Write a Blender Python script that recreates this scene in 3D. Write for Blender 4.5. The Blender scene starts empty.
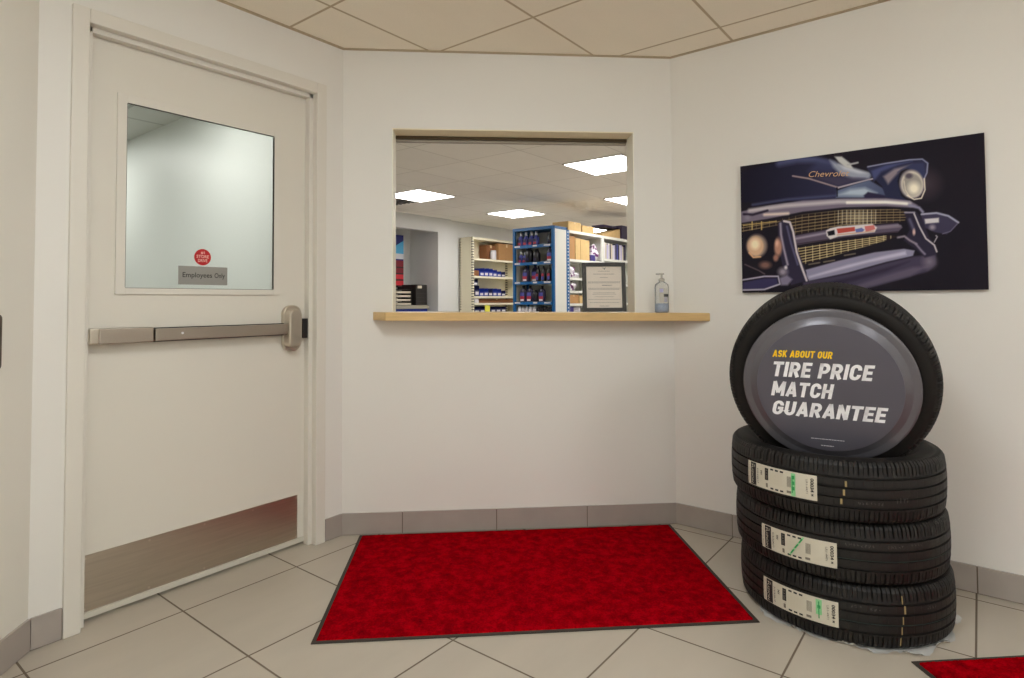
import bpy, bmesh, math, random
import numpy as np
from mathutils import Vector, Matrix
from mathutils.geometry import tessellate_polygon
random.seed(7)
PI = math.pi
S = bpy.context.scene
COL = S.collection
H = 2.366                      # ceiling height
B_ANG = math.radians(47.66)    # direction of the back (counter) wall
BW = Vector((math.cos(B_ANG), -math.sin(B_ANG), 0))   # along the back wall, left to right
BN = Vector((math.sin(B_ANG), math.cos(B_ANG), 0))    # out through the back wall
L = 1.6514
UB = L * BW.x; VB = L * BW.y   # corner of back wall and right wall
CL = -1.2094                   # corner of door wall and left wall


def lin(c):
    return tuple(((x / 255) / 12.92 if x / 255 <= .04045 else ((x / 255 + .055) / 1.055) ** 2.4) for x in c)


# ------------------------------------------------------------------ materials
def nt(name):
    m = bpy.data.materials.new(name); m.use_nodes = True
    n = m.node_tree; b = n.nodes['Principled BSDF']
    return m, n, b


def mat(name, rgb, rough=.5, metal=0, bump=0, bscale=200, var=0, vscale=5, coat=0, spec=None, stretch=None):
    m, n, b = nt(name)
    c = lin(rgb)
    b.inputs['Base Color'].default_value = (*c, 1)
    b.inputs['Roughness'].default_value = rough
    b.inputs['Metallic'].default_value = metal
    if coat: b.inputs['Coat Weight'].default_value = coat
    if spec is not None: b.inputs['Specular IOR Level'].default_value = spec
    if bump or var:
        tc = n.nodes.new('ShaderNodeTexCoord'); vec = tc.outputs['Object']
        if stretch:
            mp = n.nodes.new('ShaderNodeMapping'); mp.inputs['Scale'].default_value = stretch
            n.links.new(vec, mp.inputs['Vector']); vec = mp.outputs['Vector']
    if var:
        t = n.nodes.new('ShaderNodeTexNoise'); t.inputs['Scale'].default_value = vscale; t.inputs['Detail'].default_value = 5
        n.links.new(vec, t.inputs['Vector'])
        r = n.nodes.new('ShaderNodeMapRange'); r.inputs['From Min'].default_value = .3; r.inputs['From Max'].default_value = .7
        r.inputs['To Min'].default_value = 1 - var; r.inputs['To Max'].default_value = 1 + var
        n.links.new(t.outputs['Fac'], r.inputs['Value'])
        x = n.nodes.new('ShaderNodeVectorMath'); x.operation = 'SCALE'
        x.inputs[0].default_value = c
        n.links.new(r.outputs['Result'], x.inputs['Scale']); n.links.new(x.outputs['Vector'], b.inputs['Base Color'])
    if bump:
        t = n.nodes.new('ShaderNodeTexNoise'); t.inputs['Scale'].default_value = bscale; t.inputs['Detail'].default_value = 3
        n.links.new(vec, t.inputs['Vector'])
        bp = n.nodes.new('ShaderNodeBump'); bp.inputs['Strength'].default_value = bump; bp.inputs['Distance'].default_value = .002
        n.links.new(t.outputs['Fac'], bp.inputs['Height']); n.links.new(bp.outputs['Normal'], b.inputs['Normal'])
    return m


def grid_mat(name, tile, line, u0, v0, tu, tv, w, rough=.4, var=.04, vscale=3, bump=0, bscale=300, bevel=.3, tilevar=0, speck=None):
    """square tiles laid in world X / Y with joints of width w"""
    m, n, b = nt(name)
    g = n.nodes.new('ShaderNodeNewGeometry')
    sp = n.nodes.new('ShaderNodeSeparateXYZ'); n.links.new(g.outputs['Position'], sp.inputs[0])
    d = []; cell = []
    for ax, o, t in (('X', u0, tu), ('Y', v0, tv)):
        s = n.nodes.new('ShaderNodeMath'); s.operation = 'SUBTRACT'; n.links.new(sp.outputs[ax], s.inputs[0]); s.inputs[1].default_value = o
        p = n.nodes.new('ShaderNodeMath'); p.operation = 'PINGPONG'; n.links.new(s.outputs[0], p.inputs[0]); p.inputs[1].default_value = t / 2
        d.append(p)
        q = n.nodes.new('ShaderNodeMath'); q.operation = 'DIVIDE'; n.links.new(s.outputs[0], q.inputs[0]); q.inputs[1].default_value = t
        f = n.nodes.new('ShaderNodeMath'); f.operation = 'FLOOR'; n.links.new(q.outputs[0], f.inputs[0]); cell.append(f)
    mn = n.nodes.new('ShaderNodeMath'); mn.operation = 'MINIMUM'
    n.links.new(d[0].outputs[0], mn.inputs[0]); n.links.new(d[1].outputs[0], mn.inputs[1])
    r = n.nodes.new('ShaderNodeMapRange'); n.links.new(mn.outputs[0], r.inputs['Value'])
    r.inputs['From Min'].default_value = w * .35; r.inputs['From Max'].default_value = w * .6
    no = n.nodes.new('ShaderNodeTexNoise'); no.inputs['Scale'].default_value = vscale; no.inputs['Detail'].default_value = 6
    mp = n.nodes.new('ShaderNodeMapping'); mp.inputs['Scale'].default_value = (1, 3, 1); n.links.new(g.outputs['Position'], mp.inputs['Vector'])
    n.links.new(mp.outputs[0], no.inputs['Vector'])
    vr = n.nodes.new('ShaderNodeMapRange'); vr.inputs['From Min'].default_value = .3; vr.inputs['From Max'].default_value = .7
    vr.inputs['To Min'].default_value = 1 - var; vr.inputs['To Max'].default_value = 1 + var; n.links.new(no.outputs['Fac'], vr.inputs['Value'])
    cc = n.nodes.new('ShaderNodeCombineXYZ'); n.links.new(cell[0].outputs[0], cc.inputs[0]); n.links.new(cell[1].outputs[0], cc.inputs[1])
    wn = n.nodes.new('ShaderNodeTexWhiteNoise'); n.links.new(cc.outputs[0], wn.inputs['Vector'])
    tr = n.nodes.new('ShaderNodeMapRange'); tr.inputs['To Min'].default_value = 1 - tilevar; tr.inputs['To Max'].default_value = 1 + tilevar
    n.links.new(wn.outputs['Value'], tr.inputs['Value'])
    mu = n.nodes.new('ShaderNodeMath'); mu.operation = 'MULTIPLY'; n.links.new(vr.outputs[0], mu.inputs[0]); n.links.new(tr.outputs[0], mu.inputs[1])
    last = mu
    if speck:
        vo = n.nodes.new('ShaderNodeTexNoise'); vo.inputs['Scale'].default_value = speck; n.links.new(g.outputs['Position'], vo.inputs['Vector'])
        sr = n.nodes.new('ShaderNodeMapRange'); sr.inputs['From Min'].default_value = .62; sr.inputs['From Max'].default_value = .7
        sr.inputs['To Min'].default_value = 1; sr.inputs['To Max'].default_value = .9; n.links.new(vo.outputs['Fac'], sr.inputs['Value'])
        m2 = n.nodes.new('ShaderNodeMath'); m2.operation = 'MULTIPLY'; n.links.new(mu.outputs[0], m2.inputs[0]); n.links.new(sr.outputs[0], m2.inputs[1]); last = m2
    sc = n.nodes.new('ShaderNodeVectorMath'); sc.operation = 'SCALE'; sc.inputs[0].default_value = lin(tile); n.links.new(last.outputs[0], sc.inputs['Scale'])
    mx = n.nodes.new('ShaderNodeMix'); mx.data_type = 'RGBA'; n.links.new(r.outputs[0], mx.inputs['Factor'])
    mx.inputs[6].default_value = (*lin(line), 1); n.links.new(sc.outputs[0], mx.inputs[7])
    n.links.new(mx.outputs[2], b.inputs['Base Color'])
    rr = n.nodes.new('ShaderNodeMapRange'); n.links.new(r.outputs[0], rr.inputs['Value']); rr.inputs['To Min'].default_value = .9; rr.inputs['To Max'].default_value = rough
    n.links.new(rr.outputs[0], b.inputs['Roughness'])
    bp = n.nodes.new('ShaderNodeBump'); bp.inputs['Strength'].default_value = bevel; bp.inputs['Distance'].default_value = .003
    n.links.new(r.outputs[0], bp.inputs['Height'])
    if bump:
        bn2 = n.nodes.new('ShaderNodeTexNoise'); bn2.inputs['Scale'].default_value = bscale; n.links.new(g.outputs['Position'], bn2.inputs['Vector'])
        b2 = n.nodes.new('ShaderNodeBump'); b2.inputs['Strength'].default_value = bump; b2.inputs['Distance'].default_value = .002
        n.links.new(bn2.outputs['Fac'], b2.inputs['Height']); n.links.new(bp.outputs[0], b2.inputs['Normal']); bp = b2
    n.links.new(bp.outputs[0], b.inputs['Normal'])
    return m


def emis(name, rgb, st):
    m, n, b = nt(name)
    b.inputs['Base Color'].default_value = (.8, .8, .8, 1)
    b.inputs['Emission Color'].default_value = (*rgb, 1); b.inputs['Emission Strength'].default_value = st
    return m


def clear(name, tint, refl=.06, alpha=1.0, body=None, rough=.02):
    """thin clear sheet: transparent with a little mirror, optional milky body"""
    m = bpy.data.materials.new(name); m.use_nodes = True; n = m.node_tree; n.nodes.clear()
    o = n.nodes.new('ShaderNodeOutputMaterial'); t = n.nodes.new('ShaderNodeBsdfTransparent'); t.inputs[0].default_value = (*tint, 1)
    g = n.nodes.new('ShaderNodeBsdfGlossy'); g.inputs['Roughness'].default_value = rough
    fr = n.nodes.new('ShaderNodeFresnel'); fr.inputs[0].default_value = 1.35
    x = n.nodes.new('ShaderNodeMixShader'); n.links.new(fr.outputs[0], x.inputs[0]); n.links.new(t.outputs[0], x.inputs[1]); n.links.new(g.outputs[0], x.inputs[2])
    out = x
    if body:
        d = n.nodes.new('ShaderNodeBsdfDiffuse'); d.inputs[0].default_value = (*lin(body), 1)
        y = n.nodes.new('ShaderNodeMixShader'); y.inputs[0].default_value = 1 - alpha
        n.links.new(x.outputs[0], y.inputs[1]); n.links.new(d.outputs[0], y.inputs[2]); out = y
    n.links.new(out.outputs[0], o.inputs[0])
    return m


M = {}
M['wall'] = mat('painted_wall', (233, 229, 222), .55, bump=.12, bscale=260)
M['left_wall'] = mat('painted_left_wall', (230, 225, 214), .55, bump=.12, bscale=260)
M['back_wall_paint'] = mat('stockroom_wall_paint', (214, 214, 212), .6, bump=.1, bscale=240)
M['hall_paint'] = mat('hallway_wall_paint', (226, 230, 226), .45, bump=.1, bscale=200)
M['ceiling'] = grid_mat('ceiling_tile', (252, 243, 226), (196, 178, 150), -.2973, -.3174, .6104, .6104, .013, .85, .012, 2, .25, 420, .2, .012, 260)
M['ceiling_back'] = grid_mat('stockroom_ceiling_tile', (248, 244, 236), (226, 221, 212), 2.74, -.10, .62, .62, .014, .85, .012, 2, .2, 420, .2, .02, 200)
M['ceiling_hall'] = grid_mat('hallway_ceiling_tile', (214, 218, 214), (180, 184, 180), -.31, .2, .61, .61, .025, .85, .02, 2, .2, 420, .2, .02)
M['floor'] = grid_mat('porcelain_floor_tile', (186, 175, 160), (112, 98, 84), -.3305, -.1375, .4587, .4552, .0065, .3, .05, 2.2, .03, 60, .5, .02)
M['base_tile'] = mat('baseboard_tile', (166, 156, 148), .4, var=.05, vscale=8)
M['grout'] = mat('grout', (112, 98, 86), .9)
M['door'] = mat('door_paint', (226, 220, 208), .4, bump=.06, bscale=120)
M['frame_paint'] = mat('door_frame_paint', (226, 220, 209), .35)
M['sweep'] = mat('door_sweep_paint', (210, 204, 190), .5)
M['steel'] = mat('brushed_steel', (176, 166, 154), .34, 1, bump=.25, bscale=60, stretch=(1, 1, 30))
M['kick'] = mat('kick_plate_steel', (190, 180, 166), .36, 1, bump=.12, bscale=50, stretch=(2, 2, 40), var=.06, vscale=3)
M['steel_light'] = mat('satin_steel', (205, 196, 182), .3, 1, bump=.15, bscale=80, stretch=(30, 1, 1))
M['black'] = mat('black_plastic', (18, 16, 16), .5)
M['wood'] = mat('maple_laminate', (220, 190, 138), .38, var=.05, vscale=4, stretch=(1, 12, 12))
M['wood_edge'] = mat('maple_edge_band', (214, 178, 120), .4, var=.06, vscale=6, stretch=(2, 2, 18))
M['casing'] = mat('opening_lining_paint', (238, 226, 198), .45)
M['casing_side'] = mat('opening_side_paint', (248, 244, 230), .45)
M['track'] = mat('shutter_track_bronze', (84, 68, 44), .5)
M['alu'] = mat('aluminium_slat', (150, 140, 126), .45, .3)
M['rubber_edge'] = mat('mat_rubber_edge', (54, 45, 37), .75)
M['glass'] = clear('door_glass', (.975, .985, .975), rough=.13)
M['frame_glass'] = clear('picture_glass', (.99, .99, .99))
M['lamp'] = emis('reception_diffuser', (.955, 1.035, 1.08), 16.5)
M['lamp_back'] = emis('stockroom_diffuser', (1, .985, .965), 19)
M['lamp_hall'] = emis('hallway_diffuser', (1, .985, .955), 12.5)
M['troffer'] = mat('troffer_white', (228, 226, 220), .5)
M['sign_grey'] = mat('grey_sign_plastic', (150, 148, 142), .5)
M['liner'] = mat('glazing_seal', (96, 90, 80), .6)
M['sign_text'] = mat('dark_sign_lettering', (52, 50, 48), .5)
M['red_sticker'] = mat('red_sticker_vinyl', (190, 20, 30), .4)
M['pink_text'] = mat('pale_sticker_lettering', (244, 190, 180), .5)
M['disc'] = mat('charcoal_disc', (90, 87, 97), .38, .2)
M['disc_rim'] = mat('charcoal_disc_rim', (100, 97, 103), .27, .3)
M['white_text'] = mat('white_lettering', (250, 248, 250), .5)
M['yellow_text'] = mat('yellow_lettering', (252, 206, 16), .5)
M['fine_text'] = mat('fine_print', (226, 222, 226), .5)
M['label'] = mat('tyre_label_paper', (208, 200, 182), .6)
M['label_black'] = mat('label_black_ink', (20, 16, 18), .6)
M['label_grey'] = mat('label_grey_ink', (120, 112, 100), .6)
M['label_green'] = mat('label_green_marker', (140, 206, 146), .6)
M['label_dkgreen'] = mat('label_dark_green_marker', (40, 150, 80), .6)
M['teal'] = mat('teal_tread_line', (46, 62, 58), .7)
M['ochre'] = mat('ochre_paint_mark', (164, 142, 96), .7)
M['chalk'] = mat('grey_chalk_mark', (84, 78, 76), .8)
M['pframe'] = mat('certificate_frame_black', (44, 38, 32), .4)
M['paper'] = mat('certificate_paper', (240, 226, 210), .6)
M['ink'] = mat('certificate_ink', (150, 138, 128), .7)
M['ink_dark'] = mat('certificate_dark_ink', (70, 62, 60), .7)
M['bin_blue'] = mat('blue_bin_plastic', (24, 48, 150), .4)
M['bin_navy'] = mat('navy_bin_plastic', (24, 30, 80), .45)
M['tan_metal'] = mat('tan_shelf_metal', (234, 227, 202), .45)
M['white_metal'] = mat('white_shelf_metal', (222, 222, 214), .45)
M['blue_metal'] = mat('blue_shelf_metal', (20, 92, 150), .4)
M['cardboard'] = mat('cardboard', (176, 132, 84), .8, var=.04, vscale=20)
M['cardboard_pale'] = mat('pale_cardboard', (204, 172, 118), .8, var=.05, vscale=20)
M['cardboard_brown'] = mat('brown_cardboard', (130, 84, 50), .8)
M['tape'] = mat('packing_tape', (212, 186, 140), .4)
M['navy'] = mat('navy_bottle_plastic', (34, 28, 62), .3)
M['navy_dark'] = mat('dark_bottle_plastic', (22, 18, 26), .35)
M['lab_red'] = mat('red_bottle_label', (160, 36, 60), .5)
M['lab_blue'] = mat('blue_bottle_label', (70, 74, 150), .5)
M['lab_white'] = mat('white_bottle_label', (214, 210, 214), .5)
M['cap_grey'] = mat('grey_bottle_cap', (196, 198, 202), .5)
M['bag_white'] = mat('white_plastic_bag', (226, 222, 228), .4, bump=.6, bscale=30)
M['bag_purple'] = mat('purple_print', (110, 50, 110), .5)
M['purple_box'] = mat('purple_box_card', (52, 42, 120), .5)
M['purple_dark'] = mat('dark_purple_card', (48, 36, 66), .5)
M['red_card'] = mat('red_card_edge', (150, 50, 60), .5)
M['lav'] = mat('lavender_card', (184, 178, 210), .5)
M['yellow_box'] = mat('yellow_box_card', (232, 226, 80), .5)
M['desk_grey'] = mat('grey_worktop', (150, 146, 132), .5)
M['cab_blue'] = mat('blue_cabinet_enamel', (18, 50, 150), .35)
M['banner_blue'] = mat('banner_blue_print', (20, 70, 165), .4)
M['banner_cyan'] = mat('banner_cyan_print', (80, 170, 215), .4)
M['banner_navy'] = mat('banner_navy_print', (22, 30, 110), .4)
M['banner_red'] = mat('banner_red_print', (220, 50, 62), .4)
M['banner_dkred'] = mat('banner_dark_red_print', (130, 26, 40), .4)
M['banner_white'] = mat('banner_white_print', (220, 220, 225), .4)
M['papers'] = mat('paper_stack', (206, 196, 176), .7)
M['tray'] = mat('black_tray_plastic', (34, 30, 28), .5)
M['film'] = clear('clear_plastic_film', (.97, .97, .97), alpha=.45, body=(252, 250, 246), rough=.2)
M['pet'] = clear('clear_bottle_plastic', (.985, .99, .99), alpha=.86, body=(232, 232, 236), rough=.1)
M['gel'] = clear('pale_blue_gel', (.88, .92, .97), alpha=.55, body=(180, 198, 226), rough=.1)
M['pump'] = clear('clear_pump_plastic', (.98, .98, .96), alpha=.6, body=(232, 226, 214), rough=.2)
M['poster_side'] = mat('canvas_edge', (30, 26, 34), .6)
M['plate'] = mat('wall_plate_metal', (96, 86, 76), .4, .6)
M['gold'] = mat('gold_script', (214, 168, 124), .5)


def carpet():
    m, n, b = nt('red_carpet_pile')
    tc = n.nodes.new('ShaderNodeTexCoord')
    a = n.nodes.new('ShaderNodeTexNoise'); a.inputs['Scale'].default_value = 150; a.inputs['Detail'].default_value = 2
    c = n.nodes.new('ShaderNodeTexNoise'); c.inputs['Scale'].default_value = 24; c.inputs['Detail'].default_value = 8; c.inputs['Roughness'].default_value = .65
    for t in (a, c): n.links.new(tc.outputs['Object'], t.inputs['Vector'])
    ad = n.nodes.new('ShaderNodeMath'); ad.operation = 'MULTIPLY_ADD'; n.links.new(a.outputs['Fac'], ad.inputs[0]); ad.inputs[1].default_value = .45
    n.links.new(c.outputs['Fac'], ad.inputs[2])
    r = n.nodes.new('ShaderNodeValToRGB'); n.links.new(ad.outputs[0], r.inputs[0])
    e = r.color_ramp.elements; e[0].position = .45; e[0].color = (*lin((96, 2, 11)), 1); e[1].position = .95; e[1].color = (*lin((184, 3, 20)), 1)
    x = e.new(.7); x.color = (*lin((142, 1, 13)), 1)
    n.links.new(r.outputs[0], b.inputs['Base Color']); b.inputs['Roughness'].default_value = .95; b.inputs['Specular IOR Level'].default_value = .0
    bp = n.nodes.new('ShaderNodeBump'); bp.inputs['Strength'].default_value = .7; bp.inputs['Distance'].default_value = .004
    n.links.new(a.outputs['Fac'], bp.inputs['Height']); n.links.new(bp.outputs[0], b.inputs['Normal'])
    return m


M['carpet'] = carpet()


def rubber():
    """tyre rubber: fine slanted sipes across the tread, from the tyre's own UV"""
    m, n, b = nt('tyre_rubber')
    b.inputs['Base Color'].default_value = (*lin((23, 19, 17)), 1); b.inputs['Roughness'].default_value = .52
    b.inputs['Specular IOR Level'].default_value = .4
    uv = n.nodes.new('ShaderNodeUVMap'); uv.uv_map = 'UVMap'
    mp = n.nodes.new('ShaderNodeMapping'); mp.inputs['Rotation'].default_value = (0, 0, .5)
    n.links.new(uv.outputs[0], mp.inputs['Vector'])
    w = n.nodes.new('ShaderNodeTexWave'); w.inputs['Scale'].default_value = 16; w.inputs['Distortion'].default_value = .5
    n.links.new(mp.outputs[0], w.inputs['Vector'])
    r = n.nodes.new('ShaderNodeMapRange'); r.inputs['From Min'].default_value = .0; r.inputs['From Max'].default_value = .25
    n.links.new(w.outputs['Fac'], r.inputs['Value'])
    bp = n.nodes.new('ShaderNodeBump'); bp.inputs['Strength'].default_value = .15; bp.inputs['Distance'].default_value = .001
    n.links.new(r.outputs[0], bp.inputs['Height'])
    t = n.nodes.new('ShaderNodeTexNoise'); t.inputs['Scale'].default_value = 14; t.inputs['Detail'].default_value = 5
    tc = n.nodes.new('ShaderNodeTexCoord'); n.links.new(tc.outputs['Object'], t.inputs['Vector'])
    rr = n.nodes.new('ShaderNodeMapRange'); rr.inputs['To Min'].default_value = .42; rr.inputs['To Max'].default_value = .68
    n.links.new(t.outputs['Fac'], rr.inputs['Value']); n.links.new(rr.outputs[0], b.inputs['Roughness'])
    n.links.new(bp.outputs[0], b.inputs['Normal'])
    m2, n2, b2 = nt('tyre_sidewall_rubber')
    b2.inputs['Base Color'].default_value = (*lin((22, 18, 16)), 1); b2.inputs['Roughness'].default_value = .62; b2.inputs['Specular IOR Level'].default_value = .3
    t = n2.nodes.new('ShaderNodeTexNoise'); t.inputs['Scale'].default_value = 40
    tc = n2.nodes.new('ShaderNodeTexCoord'); n2.links.new(tc.outputs['Object'], t.inputs['Vector'])
    bp = n2.nodes.new('ShaderNodeBump'); bp.inputs['Strength'].default_value = .15; bp.inputs['Distance'].default_value = .002
    n2.links.new(t.outputs['Fac'], bp.inputs['Height']); n2.links.new(bp.outputs[0], b2.inputs['Normal'])
    return m, m2


M['tread'], M['sidewall'] = rubber()


# ------------------------------------------------------------------ mesh helpers
class MB:
    def __init__(s): s.v = []; s.f = []; s.m = []; s.sm = []

    def add(s, vs, fs, mi=0, smooth=False):
        o = len(s.v); s.v += [tuple(v) for v in vs]
        for f in fs: s.f.append([o + i for i in f]); s.m.append(mi); s.sm.append(smooth)
        return s

    def box(s, x0, x1, y0, y1, z0, z1, mi=0):
        vs = [(x, y, z) for z in (z0, z1) for y in (y0, y1) for x in (x0, x1)]
        return s.add(vs, [(0, 2, 3, 1), (4, 5, 7, 6), (0, 1, 5, 4), (2, 6, 7, 3), (0, 4, 6, 2), (1, 3, 7, 5)], mi)

    def prism(s, poly, z0, z1, mi=0):
        """poly: (x,y) counter-clockwise; z may be callable"""
        n = len(poly)
        a = z0 if callable(z0) else (lambda x, y: z0); b = z1 if callable(z1) else (lambda x, y: z1)
        vs = [(x, y, a(x, y)) for x, y in poly] + [(x, y, b(x, y)) for x, y in poly]
        if n > 4:
            tr = tessellate_polygon([[Vector((x, y, 0)) for x, y in poly]])
            caps = [tuple(t) for t in tr] + [tuple(i + n for i in t) for t in tr]
        else: caps = [tuple(range(n))[::-1], tuple(range(n, 2 * n))]
        fs = caps + [(i, (i + 1) % n, n + (i + 1) % n, n + i) for i in range(n)]
        return s.add(vs, fs, mi)

    def rev(s, prof, n=24, axis='Z', c=(0, 0, 0), mi=0, smooth=True, caps=True, closed=False):
        vs = []; k = len(prof)
        for i in range(n):
            a = 2 * PI * i / n
            for r, z in prof:
                p = (r * math.cos(a), r * math.sin(a), z)
                if axis == 'X': p = (p[2], p[0], p[1])
                if axis == 'Y': p = (p[1], p[2], p[0])
                vs.append((c[0] + p[0], c[1] + p[1], c[2] + p[2]))
        fs = []
        for i in range(n):
            j = (i + 1) % n
            for q in range(k if closed else k - 1):
                r2 = (q + 1) % k
                fs.append((i * k + q, j * k + q, j * k + r2, i * k + r2))
        s.add(vs, fs, mi, smooth)
        if caps and not closed:
            o = len(s.v) - len(vs)
            s.f.append([o + i * k for i in range(n)][::-1]); s.m.append(mi); s.sm.append(False)
            s.f.append([o + i * k + k - 1 for i in range(n)]); s.m.append(mi); s.sm.append(False)
        return s

    def xf(s, fn): s.v = [tuple(fn(Vector(v))) for v in s.v]; return s

    def build(s, name, mats, parent=None, bevel=0, seg=2, loc=None, rot=None, fixn=True):
        me = bpy.data.meshes.new(name); me.from_pydata(s.v, [], s.f)
        for x in (mats if isinstance(mats, (list, tuple)) else [mats]): me.materials.append(x)
        me.polygons.foreach_set('material_index', s.m); me.polygons.foreach_set('use_smooth', s.sm)
        me.update()
        if fixn:
            b = bmesh.new(); b.from_mesh(me); bmesh.ops.recalc_face_normals(b, faces=b.faces); b.to_mesh(me); b.free()
        o = bpy.data.objects.new(name, me); COL.objects.link(o)
        if parent: o.parent = parent
        if loc: o.location = loc
        if rot: o.rotation_euler = rot
        if bevel:
            md = o.modifiers.new('bevel', 'BEVEL'); md.width = bevel; md.segments = seg; md.limit_method = 'ANGLE'
            md.harden_normals = False
        return o


def empty(name, loc=(0, 0, 0), rot=(0, 0, 0)):
    o = bpy.data.objects.new(name, None); COL.objects.link(o); o.location = loc; o.rotation_euler = rot
    o.empty_display_size = .05
    return o


def tag(o, label=None, cat=None, group=None, kind=None):
    if label: o['label'] = label
    if cat: o['category'] = cat
    if group: o['group'] = group
    if kind: o['kind'] = kind
    return o


def copy_tree(o, parent=None):
    c = o.copy(); COL.objects.link(c); c.parent = parent
    for ch in list(o.children): copy_tree(ch, c)
    return c


def text_mb(txt, size=1, shear=0, bold=0, sx=1, align='LEFT', spacing=1):
    """flat lettering as triangles in local x/y, baseline at y=0; returns verts, faces"""
    cu = bpy.data.curves.new('t', 'FONT'); cu.body = txt; cu.size = size; cu.shear = shear; cu.offset = bold
    cu.align_x = align; cu.space_character = spacing; cu.resolution_u = 4; cu.fill_mode = 'FRONT'
    o = bpy.data.objects.new('t', cu); COL.objects.link(o)
    dg = bpy.context.evaluated_depsgraph_get(); me = bpy.data.meshes.new_from_object(o.evaluated_get(dg))
    vs = [(v.co.x * sx, v.co.y, 0) for v in me.vertices]; fs = [tuple(p.vertices) for p in me.polygons]
    bpy.data.objects.remove(o); bpy.data.curves.remove(cu); bpy.data.meshes.remove(me)
    return vs, fs


def fit_text(txt, x0, x1, y0, y1, shear=0, bold=0, spacing=1):
    """lettering scaled to fill the box exactly"""
    vs, fs = text_mb(txt, 1, shear, bold, 1, 'LEFT', spacing)
    if not vs: return [], []
    ax = min(v[0] for v in vs); bx = max(v[0] for v in vs); ay = min(v[1] for v in vs); by = max(v[1] for v in vs)
    return [(x0 + (v[0] - ax) / (bx - ax) * (x1 - x0), y0 + (v[1] - ay) / (by - ay) * (y1 - y0), 0) for v in vs], fs


def SD(s, d, z=0):            # point at distance s along the back wall, d out through it
    p = BW * s + BN * d
    return Vector((p.x, p.y, z))


# ================================================================== SETTING
def struct(o): o['kind'] = 'structure'; return o


LX, LY = -2.9, -(2.9 + CL)          # far end of left slanted wall
WT = .118
# floor and ceilings
struct(MB().box(-4, 10, -6.2, 6, -.1, 0).build('floor', M['floor']))
RX0, RY0 = -3.0, -5.6
cpoly = [(RX0, RY0), (UB, RY0), (UB, VB), (0, 0), (CL, 0), (LX, LY), (RX0, LY)]
struct(MB().prism(cpoly, H, H + .03).build('ceiling', M['ceiling']))
# stockroom ceiling: behind the back wall and right of hallway partition
t_ = WT
bpoly = [tuple(SD(.0, t_)[:2]), tuple(SD(1.70, t_)[:2]), (UB + .12, -3.2), (9.2, -3.2), (9.2, 5.0), (.12, 5.0), (.12, .08)]
struct(MB().prism(bpoly, H, H + .03).build('ceiling', M['ceiling_back']))
struct(MB().prism([(-2.0, .118), (.02, .118), (.02, 5.2), (-2.0, 5.2)], H, H + .03).build('ceiling', M['ceiling_hall']))

# door wall
fo_l, fo_r, fo_t = -1.1181, -.1011, 2.155      # outer edges of the steel frame
w = MB()
w.box(CL, fo_l + .02, 0, WT, 0, H); w.box(fo_r - .02, 0, 0, WT, 0, H); w.box(fo_l + .02, fo_r - .02, 0, WT, fo_t - .02, H)
struct(w.build('wall_door', M['wall']))
# back wall with the pass-through opening
o0, o1, ot = .238, 1.454, 1.977
def zshelf(s): return 1.0712 - .0085 * (s - .15)     # the ledge is very slightly out of level
def zt_(x, y): return zshelf(x * BW.x + y * BW.y)
w = MB()
def seg(s0, s1, z0, z1):
    p = [SD(s0, 0), SD(s1, 0), SD(s1, WT), SD(s0, WT)]; w.prism([(q.x, q.y) for q in p], z0, z1)
seg(-.0, o0, 0, H); seg(o1, L, 0, H); seg(o0, o1, 0, lambda x, y: zt_(x, y) - .0402); seg(o0, o1, ot, H)
struct(w.build('wall_back', M['wall']))
struct(MB().prism([(UB, VB), (UB, RY0), (UB + .12, RY0), (UB + .12, VB + .05)], 0, H).build('wall_right', M['wall']))
k = .12 / math.sqrt(2)
struct(MB().prism([(CL, 0), (CL - k, k), (LX - k, LY + k), (LX, LY)], 0, H).build('wall_left', M['left_wall']))
struct(MB().box(RX0 - .1, RX0, RY0, LY + .02, 0, H).build('wall_left', M['wall']))
struct(MB().box(RX0, UB, RY0 - .1, RY0, 0, H).build('wall_rear', M['wall']))
# thin wall angle under the ceiling edge
def angle(p, q, nm):
    p = Vector((*p, 0)); q = Vector((*q, 0)); d = (q - p).normalized(); n = Vector((d.y, -d.x, 0))
    a = [p, q, q + n * .02, p + n * .02]
    struct(MB().prism([(v.x, v.y) for v in a], H - .004, H - .001).build(nm, M['angle']))
M['angle'] = mat('ceiling_edge_angle', (196, 178, 150), .6)
angle((CL, 0), (0, 0), 'trim_1'); angle((0, 0), (UB, VB), 'trim_2'); angle((UB, VB), (UB, RY0), 'trim_3'); angle((LX, LY), (CL, 0), 'trim_4')

# tiled baseboards: separate tiles over a grout strip
BBH = .1033
def baseboard(name, p, q, joints):
    p = Vector((*p, 0)); q = Vector((*q, 0)); d = (q - p); Ln = d.length; d.normalize(); n = Vector((d.y, -d.x, 0))
    b = MB()
    def sg(a, c, t, z0, z1, mi):
        P = [p + d * a, p + d * a + n * t, p + d * c + n * t, p + d * c]
        b.prism([(v.x, v.y) for v in P], z0, z1, mi)
    js = [0] + joints + [Ln]
    sg(0, Ln, .005, 0, BBH - .002, 1)
    for i in range(len(js) - 1): sg(js[i] + .0022, js[i + 1] - .0022, .009, .003, BBH, 0)
    return struct(b.build(name, [M['base_tile'], M['grout']]))
baseboard('baseboard_back', (0, 0), (UB, VB), [.289, .746, 1.196])
baseboard('baseboard_right', (UB, VB), (UB, RY0), [abs(-1.5 - VB) + .4587 * i if i else abs(-1.5 - VB) for i in range(9)])
baseboard('baseboard_door', (fo_r + .001, 0), (-.004, 0), [])
baseboard('baseboard_door', (CL + .004, 0), (fo_l - .001, 0), [])
baseboard('baseboard_left', (LX, LY), (CL, 0), [.26, .717, 1.174, 1.631, 2.088])

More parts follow.
